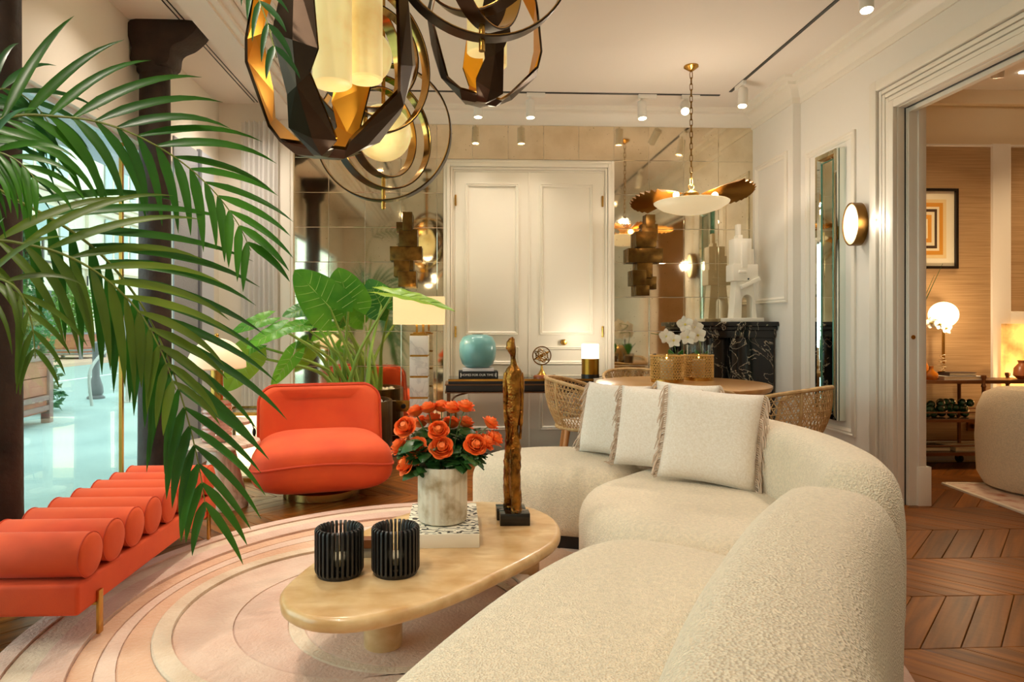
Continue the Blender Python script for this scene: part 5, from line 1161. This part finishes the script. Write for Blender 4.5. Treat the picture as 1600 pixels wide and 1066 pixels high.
# ================================================================== cluster of pendants over the coffee table
ala2 = M('alabaster_lit', (240, 224, 156), .4, var=(5, (204, 170, 92), .45, .75, 8), emit=((255, 240, 190), .38))
nt = ala2.node_tree; b_ = nt.nodes['Principled BSDF']; nt.links.new(b_.inputs['Base Color'].links[0].from_socket, b_.inputs['Emission Color'])
LOOP = [(-.30, .46), (-.275, .30), (-.225, .13), (-.12, .025), (.06, .0), (.145, .04), (.275, .17), (.305, .30), (.29, .52), (.21, .70), (.05, .78), (-.13, .76), (-.25, .66)]
def faceted(x, y, z, s, rots, cyls, label):
    t = T('faceted_pendant', label, 'pendant lamp', (x, y, z), 0, 'bronze and alabaster pendants over the coffee table')
    for k, rz in enumerate(rots):
        Lp = [V((a * (1 if k % 2 == 0 else -.86), 0, b)) * s for a, b in LOOP]; n = len(Lp); c = sum(Lp, V((0, 0, 0))) / n
        for nm, m, inn in (('facet_band', bronze, 0), ('gold_lining', gold_in, 1)):
            rows = []
            for i, p in enumerate(Lp):
                w = (.078 if i % 2 else .046) * s; rad = (p - c).normalized(); tn = (Lp[(i + 1) % n] - Lp[i - 1]).normalized(); off = .03 * s * (1 if i % 2 else -1)
                q = p - rad * (.012 * s * inn)
                rows.append([q + V((0, w, 0)) + tn * off, q + rad * (.016 * s if not inn else 0), q + V((0, -w, 0)) - tn * off])
            mb = MB(); vs = [p for r in rows for p in r]; fs = []
            for i in range(n):
                j = (i + 1) % n
                for e in (0, 1):
                    a, b, cc, d = 3 * i + e, 3 * i + e + 1, 3 * j + e + 1, 3 * j + e
                    fs += [(a, b, cc), (a, cc, d)] if (i + e) % 2 else [(a, b, d), (b, cc, d)]
            mb.add(vs, fs); mb.xf(Matrix.Rotation(R(rz), 4, 'Z')); mb.build(nm, m, t, local=True, smooth=False)
    for cx, cy, r, z0, z1 in cyls:
        MB().lathe([(r * .9, z0), (r, z0 + .006), (r, z1 - .006), (r * .9, z1)], 36, (cx, cy, 0)).build('alabaster_cylinder', ala2, t, local=True)
        MB().lathe([(r * .55, z1), (r * .5, z1 + .03), (.008, z1 + .035)], 20, (cx, cy, 0)).build('cap', brass, t, local=True)
        MB().tube([(cx, cy, z1 + .03), (0, 0, .76 * s)], .006, 6).build('arm', brass_d, t, local=True)
        point("alabaster_glow", (x + cx, y + cy, z + z0 - .22), .8, (1, .86, .62), .06)
    MB().tube([(0, 0, .74 * s), (0, 0, ZC - z - .01)], .008, 8).build('rod', brass_d, t, local=True)
    MB().lathe([(.06, ZC - z - .025), (.065, ZC - z - .004), (.001, ZC - z - .002)], 24).build('ceiling_rose', bronze, t, local=True)
def ring_pendant(x, y, z, radii, yaws, gl, label, width=.055):
    t = T('ring_pendant', label, 'pendant lamp', (x, y, z), 0, 'bronze and alabaster pendants over the coffee table'); bot = -radii[-1]
    for k, (r, yw) in enumerate(zip(radii, yaws)):
        for nm, m, ri, ro in (('bronze_ring', bronze, r - .002, r + .004), ('ring_lining', M('ring_gold', (206, 158, 84), .12, 1.0), r - .005, r - .002)):
            mb = MB(); n = 72
            mb.loft([[V((rr * cos(2 * pi * i / n), d, rr * sin(2 * pi * i / n))) for rr, d in ((ri, -width / 2), (ro, -width / 2), (ro, width / 2), (ri, width / 2))] for i in range(n)], False, True, True)
            mb.xf(Matrix.Rotation(R(yw), 4, 'Z')); mb.build(nm, m, t, local=True)
    MB().sphere((0, 0, 0), gl, 36, 24).build('alabaster_globe', ala2, t, local=True)
    MB().cyl((0, 0, 0), .011, bot - .045, -radii[0] + .004, 12).build('lower_rod', brass, t, local=True)
    MB().cyl((0, 0, 0), .011, gl * .95, ZC - z - .01, 12).build('rod', brass, t, local=True)
    MB().lathe([(.06, ZC - z - .025), (.065, ZC - z - .004), (.001, ZC - z - .002)], 24).build('ceiling_rose', bronze, t, local=True)
    point('globe_glow', (x, y - gl - .12, z - .1), .8, (1, .86, .62), .06)
def pos(u, v, y): return at_y(u, v, y)
p = pos(512, 243, 2.35); faceted(p.x, p.y, p.z, 1.0, (-14, 78), ((.03, -.07, .068, .225, .66), (.125, .05, .066, .29, .70)), 'largest faceted bronze pendant with two alabaster cylinders, over the table end')
p = pos(757, 161, 3.5); faceted(p.x, p.y, p.z, 1.0, (8, 100), ((-.03, -.06, .066, .24, .62), (.06, .06, .066, .22, .60)), 'faceted bronze pendant with alabaster cylinders hung higher, behind the ring pendant')
p = pos(599, 208, 3.5); ring_pendant(p.x, p.y, p.z, (.235, .30, .365), (52, 40, -6), .15, 'ring pendant with glowing alabaster globe hung lowest, before the mirrored wall')
p = pos(571, 88, 2.95); ring_pendant(p.x, p.y, p.z, (.24, .27, .345), (20, 60, 40), .12, 'ring pendant half hidden behind the largest faceted pendant')
p = pos(753, -88, 2.25); ring_pendant(p.x, p.y, p.z, (.24, .28, .33), (-28, 60, 12), .12, 'ring pendant hung close to the ceiling between the faceted pendants')
# ================================================================== palm beside the window
pm_x, pm_y = -1.72, 1.72
pot = T('palm_pot', 'dark round pot of the tall palm beside the bench', 'planter', (pm_x, pm_y, 0))
MB().lathe([(.15, 0), (.17, .01), (.21, .34), (.215, .36), (.195, .36), (.19, .33), (.001, .32)], 32).build('pot', bronze, pot, local=True)
palm = T('areca_palm', 'tall palm whose long green fronds arch in front of the window', 'palm', (pm_x, pm_y, .33))
crown = at_y(-110, 330, 1.86); trunk_m = M('palm_trunk', (110, 120, 60), .6, var=(12, (84, 78, 44), .4, .6))
for k in range(3): MB().tube(spline([(pm_x + .05 * (k - 1), pm_y + .04 * (k % 2), .30), (pm_x + .06 * (k - 1), pm_y + .03, .9), crown + V((.012 * (k - 1), .01 * k, 0))], 5), .02, 8).build('cane', trunk_m, palm)
pa = leaf_mat('palm_leaf', (30, 82, 16), (64, 122, 26), 2.2, .25, .35); pb = leaf_mat('palm_leaf_olive', (66, 92, 18), (110, 128, 34), 2.2, .35, .4); pc = leaf_mat('palm_leaf_dark', (20, 64, 24), (44, 96, 40), 2.2, .25, .35)
rach_m = M('palm_rachis', (112, 122, 46), .5)
def leaflet(p, d0, L, w, mat, parent, grav, rng, nrm):
    n = 9; pts = [p.copy()]; d = d0.normalized()
    for k in range(n):
        d = (d + V((0, 0, -grav * (.25 + k / n)))).normalized(); pts.append(pts[-1] + d * L / n)
    mb = MB(); vs = []
    for k, q in enumerate(pts):
        v = k / n; t = (pts[min(k + 1, n)] - pts[max(k - 1, 0)]).normalized(); sd = t.cross(nrm)
        sd = sd.normalized() if sd.length > 1e-4 else t.orthogonal().normalized(); nn = sd.cross(t)
        ww = w * (min(1, v * 4 + .25)) * (1 - v ** 2.6) + .0004
        vs += [q - sd * ww + nn * ww * .35, q, q + sd * ww + nn * ww * .35]
    mb.add(vs, [f for k in range(n) for f in ((3 * k, 3 * k + 1, 3 * k + 4, 3 * k + 3), (3 * k + 1, 3 * k + 2, 3 * k + 5, 3 * k + 4))])
    mb.build('leaflet', mat, parent, angle=120)
def frond(px, npair, Lu, Ll, mat, seed, gu=.10, gl=.16, s0=.1, w=.0125, spread=48, tilt=.25):
    rng = random.Random(seed); path = resample(spline([at_y(u, v, y) for u, v, y in px], 10), 60); m = len(path)
    fr = MB().tube(path, [.006 - .0045 * k / m for k in range(m)], 6).build('frond', rach_m, palm)
    for i in range(npair):
        f = s0 + (1 - s0) * (i + .5) / npair; idx = f * (m - 1); k = min(int(idx), m - 2); p = path[k].lerp(path[k + 1], idx - k); t = (path[min(k + 2, m - 1)] - path[max(k - 2, 0)]).normalized()
        view = (p - V((0, 0, EYE))).normalized(); up = view.cross(t).normalized()      # the side of the rachis, roughly across the frond
        if up.z < 0: up = -up
        fall = (1 - .55 * f ** 2.5) * (.7 + .3 * min(1, f * 4))
        for sgn, L, g in ((1, Lu, gu), (-1, Ll, gl)):
            if L <= 0: continue
            a = R(spread * (1 - .35 * f) + rng.uniform(-5, 5)); d = t * cos(a) + up * sgn * sin(a) + view * (tilt * sgn + rng.uniform(-.12, .12))
            leaflet(p, d, L * fall * rng.uniform(.88, 1.1), w * rng.uniform(.85, 1.15), mat, fr, g * rng.uniform(.8, 1.25), rng, (view * -1 + V((0, 0, .6))).normalized())
cr = (-110, 330, 1.86)
frond([cr, (-50, 215, 1.92), (20, 182, 2.0), (90, 182, 2.06), (155, 191, 2.12), (218, 214, 2.18), (282, 252, 2.24), (335, 300, 2.28), (372, 350, 2.3), (392, 392, 2.32)], 17, .46, .36, pa, 1, .10, .30, .16, .016)
frond([cr, (-40, 285, 1.9), (35, 318, 1.97), (105, 357, 2.03), (165, 405, 2.1), (220, 475, 2.16), (262, 560, 2.2), (292, 650, 2.24), (312, 735, 2.26), (322, 800, 2.27)], 18, .60, .40, pa, 2, .07, .30, .16, .017)
frond([cr, (-40, 370, 1.84), (20, 378, 1.88), (95, 396, 1.93), (160, 432, 1.98), (215, 485, 2.03), (250, 545, 2.06), (275, 610, 2.08)], 12, .44, .34, pb, 3, .10, .26, .2, .014)
frond([cr, (-70, 210, 1.95), (-30, 150, 2.02), (15, 140, 2.1), (55, 165, 2.16), (85, 205, 2.2)], 14, .34, .34, pc, 4, .14, .34, .12, .010)
frond([cr, (-60, 440, 1.78), (-20, 432, 1.76), (25, 450, 1.76), (48, 500, 1.77), (55, 560, 1.78)], 11, .26, .26, pb, 5, .16, .34, .12, .008)
frond([(-110, 330, 1.86), (0, -160, 1.95), (180, -260, 1.93), (310, -160, 1.88), (375, -70, 1.85), (405, 0, 1.83), (422, 50, 1.82), (432, 90, 1.81)], 18, .22, .22, pc, 6, .14, .22, .45, .009)
frond([cr, (-60, 250, 1.76), (-20, 235, 1.74), (25, 250, 1.75), (60, 285, 1.76)], 11, .26, .24, pa, 7, .18, .40, .12, .009)
# ================================================================== things in the next room
W2 = AY
pa_, pb_ = at_y(1400, 294, W2 - .03), at_y(1497, 420, W2 - .03)
pic = T('framed_print', 'framed abstract print of nested yellow squares in next room', 'picture', ((pa_.x + pb_.x) / 2, W2 - .02, pb_.z))
x0, x1, z0, z1 = pb_.x - .62, pb_.x, pb_.z, pa_.z
mb = MB(); frame(mb, back_pl(W2 - .008), x0, x1, z0, z1, [(0, 0), (0, .03), (.022, .03), (.022, .01)]); mb.build('frame', M('frame_black', (24, 18, 14), .25), pic)
cols = [(238, 228, 200), (232, 206, 150), (214, 148, 48), (240, 226, 190), (70, 48, 26), (240, 226, 190), (222, 156, 56), (244, 232, 196)]
for k, c in enumerate(cols):
    i = .02 + (.0, .07, .10, .135, .155, .178, .205, .24)[k]
    MB().box(x0 + i, x1 - i, W2 - .010 - .0012 * (k + 1), W2 - .009, z0 + i, z1 - i).build('print_field' if k else 'mat_board', M('print_%d' % k, c, .6), pic)
# bar cart
ct_m = M('cart_bronze', (116, 78, 50), .4, .8)
cL, cR_ = at_y(1365, 600, 5.05).x, at_y(1600, 600, 5.05).x + .1; cp = at_y(1534, 600, 5.05).x
bc = T('bar_cart', 'bronze bar cart with three shelves and caster wheels in next room', 'bar cart', ((cL + cR_) / 2, 5.15, 0)); y0, y1 = 5.03, 5.285
zs = [at_y(1500, v, 5.05).z for v in (594, 654, 706)]
for k, z in enumerate(zs):
    MB().box(cL, cR_, y0, y1, z - .02, z).build('shelf', ct_m if k == 0 else M('smoked_shelf', (66, 44, 30), .1, coat=.5), bc, bevel=.003)
    MB().box(cL, cR_, y0 - .008, y0 + .008, z - .028, z - .004).build('shelf_edge', ct_m, bc)
    if k:
        for dz in (.05,): MB().tube([(cL, y0, z + dz), (cR_, y0, z + dz)], .006, 8).tube([(cL, y1, z + dz), (cR_, y1, z + dz)], .006, 8).build('guard_rail', ct_m, bc)
for x in (cL + .03, cp, cR_ - .03):
    for y in (y0, y1):
        MB().lathe([(.013, .10), (.013, zs[2] - .02), (.02, zs[2]), (.014, zs[2] + .02), (.014, zs[1] - .03), (.022, zs[1]), (.014, zs[1] + .03), (.014, zs[0] - .06), (.02, zs[0] - .05), (.014, zs[0] - .03), (.014, zs[0] + .01), (.02, zs[0] + .02), (.02, zs[0] + .04), (.001, zs[0] + .045)], 12, (x, y, 0)).build('post', ct_m, bc)
        MB().lathe([(.012, -.012), (.034, -.012), (.036, 0), (.034, .012), (.012, .012)], 16, (x, y, .038), axis='x').build('caster', black_m, bc); MB().box(x - .016, x + .016, y - .012, y + .012, .05, .11).build('caster_fork', ct_m, bc)
zt = zs[0]
def book(name, lab, x0, x1, y0, y1, z, h, col):
    t = T(name, lab, 'book', ((x0 + x1) / 2, (y0 + y1) / 2, z)); c = M('cover_%d_%d_%d' % col, col, .5)
    MB().box(x0, x1, y0, y1, z, z + .004).box(x0, x1, y0, y1, z + h - .004, z + h).box(x0, x0 + .004, y0, y1, z, z + h).build('cover', c, t); MB().box(x0 + .006, x1 - .004, y0 + .004, y1 - .004, z + .005, z + h - .005).build('page_block', M('paper', (232, 220, 196), .8), t)
bxp = at_y(1468, 590, 5.1).x; bxq = at_y(1531, 590, 5.1).x
book('grey_book', 'pale grey book lying on top of the bar cart', bxp, bxq, 5.05, 5.195, zt, .03, (196, 190, 182)); book('dark_book', 'dark book lying on the pale grey book', bxp + .05, bxq - .06, 5.06, 5.185, zt + .03, .03, (60, 46, 40))
book('white_shelf_book', 'white book at the post on the lowest cart shelf', cp - .20, cp + .12, 5.07, 5.25, zs[2], .03, (214, 204, 188)); book('black_shelf_book', 'black book beside a white one on the lowest cart shelf', cp - .50, cp - .24, 5.07, 5.25, zs[2], .035, (44, 34, 30))
# green glass grapes
gr = T('grape_ornament', 'bunch of dark green glass balls on the middle cart shelf', 'ornament', (cp - .22, 5.14, zs[1])); gg = MB().sphere((0, 0, 0), .032, 14, 10).mesh('glass_ball'); gg.materials.append(M('green_glass', (14, 64, 34), .15, coat=.6))
rng = random.Random(4)
for k in range(24):
    x = -.19 + .36 * (k % 8) / 7; lay = k // 8; hmax = .035 + .055 * max(0, (x + .1)) / .2
    inst(gg, 'glass_ball', gr, (x + rng.uniform(-.012, .012), rng.uniform(-.05, .05), .032 + lay * min(.042, hmax) + rng.uniform(0, .006)))
# globe lamp, amber bottles, orchid, wire ornament
gp_ = at_y(1474, 492, 5.24); gl = T('globe_lamp', 'glowing white globe lamp on the bar cart', 'table lamp', (gp_.x, 5.24, zt)); rz = gp_.z
MB().lathe([(.035, 0), (.035, .012), (.012, .02), (.010, rz - zt - .09)], 20).build('stem', brass, gl, local=True); MB().sphere((0, 0, rz - zt), .108, 28, 18).build('globe', lamp_m('globe_white', (255, 226, 176), 2.2), gl, local=True); point('globe_lamp_glow', (gp_.x, 4.98, rz), 9, (1, .74, .45))
for nm, lab, u, h, r in (('amber_bottle', 'round amber bottle on the bar cart', 1455, .10, .05), ('amber_vase', 'tall amber glass vase beside the amber bottle', 1438, .22, .06)):
    yv = 5.09 if u > 1450 else 5.21; c = at_y(u, 590, yv).x; tag(MB().lathe([(r * .8, 0), (r, h * .2), (r * .95, h * .5), (r * .35, h * .8), (r * .3, h), (r * .36, h + .01), (.001, h + .01)], 20, (c, yv, zt)).build(nm, M('amber_glass', (196, 112, 26), .1, coat=.6)), lab, 'vase')
wo = T('wire_ornament', 'twisted glass ornament standing on the books', 'ornament', (at_y(1480, 590, 5.1).x, 5.16, zt + .06)); MB().tube([V((.035 * sin(k * 1.9) * (1 - k / 40), .03 * cos(k * 1.3), .006 + k * .005)) for k in range(28)], .003, 6).build('wire', M('bright_glass', (236, 214, 170), .1, coat=.5), wo, local=True); MB().cyl((0, 0, 0), .02, 0, .006, 12).build('foot', brass, wo, local=True)
orchid((at_y(1408, 590, 5.21).x, 5.21, zt), [at_y(1455, 505, 5.12), at_y(1468, 507, 5.1), at_y(1478, 513, 5.1)], 'white orchid beside the globe lamp in the next room', [], .05)
lb = T('strappy_plant', 'plant with long strap leaves behind the door jamb', 'plant', (at_y(1402, 590, 5.08).x, 5.085, zt)); 
MB().lathe([(.04, 0), (.05, .08), (.001, .08)], 16).build('pot', brass_d, lb, local=True)
for k, (u, v) in enumerate(((1473, 412), (1460, 430), (1452, 560), (1468, 545))):
    tip = at_y(u, v, 5.02) - lb.location; mb = MB(); pts = spline([(0, 0, .08), tip * .5 + V((-.02, 0, .02)), tip], 6); vs = []
    for j, q_ in enumerate(pts): w = .012 * (1 - j / len(pts)) + .001; vs += [q_ + V((-w, 0, 0)), q_ + V((w, 0, w))]
    mb.add(vs, [(2 * j, 2 * j + 1, 2 * j + 3, 2 * j + 2) for j in range(len(pts) - 1)]); mb.build('leaf', pc, lb, local=True)
# onyx panel, socket, ceiling strip, pebble chair, rug
ox0, oz1 = at_y(1563, 506, W2 - .02).x, at_y(1570, 506, W2 - .02).z
on = M('onyx', (255, 196, 104), .3, var=(3.5, (120, 72, 28), .5, .72, 8), emit=((255, 176, 80), .8)); nt = on.node_tree; b_ = nt.nodes['Principled BSDF']; nt.links.new(b_.inputs['Base Color'].links[0].from_socket, b_.inputs['Emission Color'])
onp = T('onyx_panel', 'backlit amber onyx chimney panel in the next room', 'fireplace', (ox0 + .4, W2 - .02, 0)); MB().box(ox0, ox0 + .9, W2 - .07, W2 - .028, .10, oz1).build('slab', on, onp, bevel=.003); MB().box(ox0 - .01, ox0 + .92, W2 - .078, W2 - .028, 0, .10).build('plinth', trim_m, onp)
point('onyx_glow', (ox0 + .15, W2 - .30, .7), 4, (1, .62, .28))
sk = at_y(1517, 666, W2 - .01); tag(MB().box(sk.x - .04, sk.x + .04, W2 - .03, W2 - .0, sk.z - .04, sk.z + .04).lathe([(.022, 0), (.022, .03), (.001, .03)], 12, (sk.x + .01, W2 - .03, sk.z), axis='y').build('wall_socket', brass_d), 'brass wall socket with plug behind the bar cart', 'outlet')
ls = at_z(1596, 112, ZC); tag(MB().box(ls.x - .01, ls.x + .5, ls.y - .015, ls.y + .015, ZC - .012, ZC).build('ceiling_strip_light', lamp_m('strip_white', (255, 244, 220), 5)), 'slim white light strip on the ceiling of next room', 'strip light')
rc = at_z(1474, 757, 0); r3 = at_z(1600, 803, 0)
rg = T('vintage_rug', 'faded pink patterned rug in the next room', 'rug', (rc.x + .9, rc.y - .5, 0)); d1 = (r3 - rc); d1.z = 0; d1.normalize(); d2 = V((-d1.y, d1.x, 0))
if d2.x < 0: d2 = -d2
c0, c1, c2_, c3 = rc, rc + d1 * 2.0, rc + d1 * 2.0 + d2 * 1.25, rc + d2 * 1.25
rugm = M('vintage_weave', (226, 204, 186), .95, var=(9, (176, 104, 78), .45, .7, 8), bump=(90, .3))
MB().loft([[V((p.x, p.y, z)) for p in (c0, c1, c2_, c3)] for z in (.001, .01)]).build('field', rugm, rg); mb = MB()
for a, b in ((c0, c1), (c0, c3)): mb.beam(V((a.x, a.y, .006)), V((b.x, b.y, .006)), .03, .013)
mb.build('border', M('rug_border', (232, 222, 206), .9), rg)
pch = T('tub_armchair', 'rounded white boucle tub chair on the pink rug', 'armchair', (4.10, 4.02, 0)); e = at_z(1583, 775, .01); pch.location = (e.x + .36, e.y + .12, .01)
MB().lathe([(.30, .0), (.36, .02), (.40, .10), (.41, .35), (.40, .55), (.36, .66), (.29, .70), (.22, .66), (.20, .50), (.18, .42), (.001, .42)], 44).build('shell', boucle, pch, local=True)
MB().lathe([(.001, .40), (.2, .41), (.21, .46), (.15, .48), (.001, .485)], 32).build('seat', boucle, pch, local=True)
vx_ = at_y(1597, 590, 5.12).x
vb = T('brown_vase', 'small brown vase at the end of the bar cart, above the white tub chair', 'vase', (vx_, 5.12, zt)); MB().lathe([(.03, 0), (.06, .03), (.055, .09), (.025, .13), (.03, .15), (.001, .15)], 20).build('body', M('brown_glaze', (150, 84, 44), .3), vb, local=True); MB().torus((0, 0, .15), .029, .004, 20, 6).build('rim', M('brown_glaze', (150, 84, 44), .3), vb, local=True)
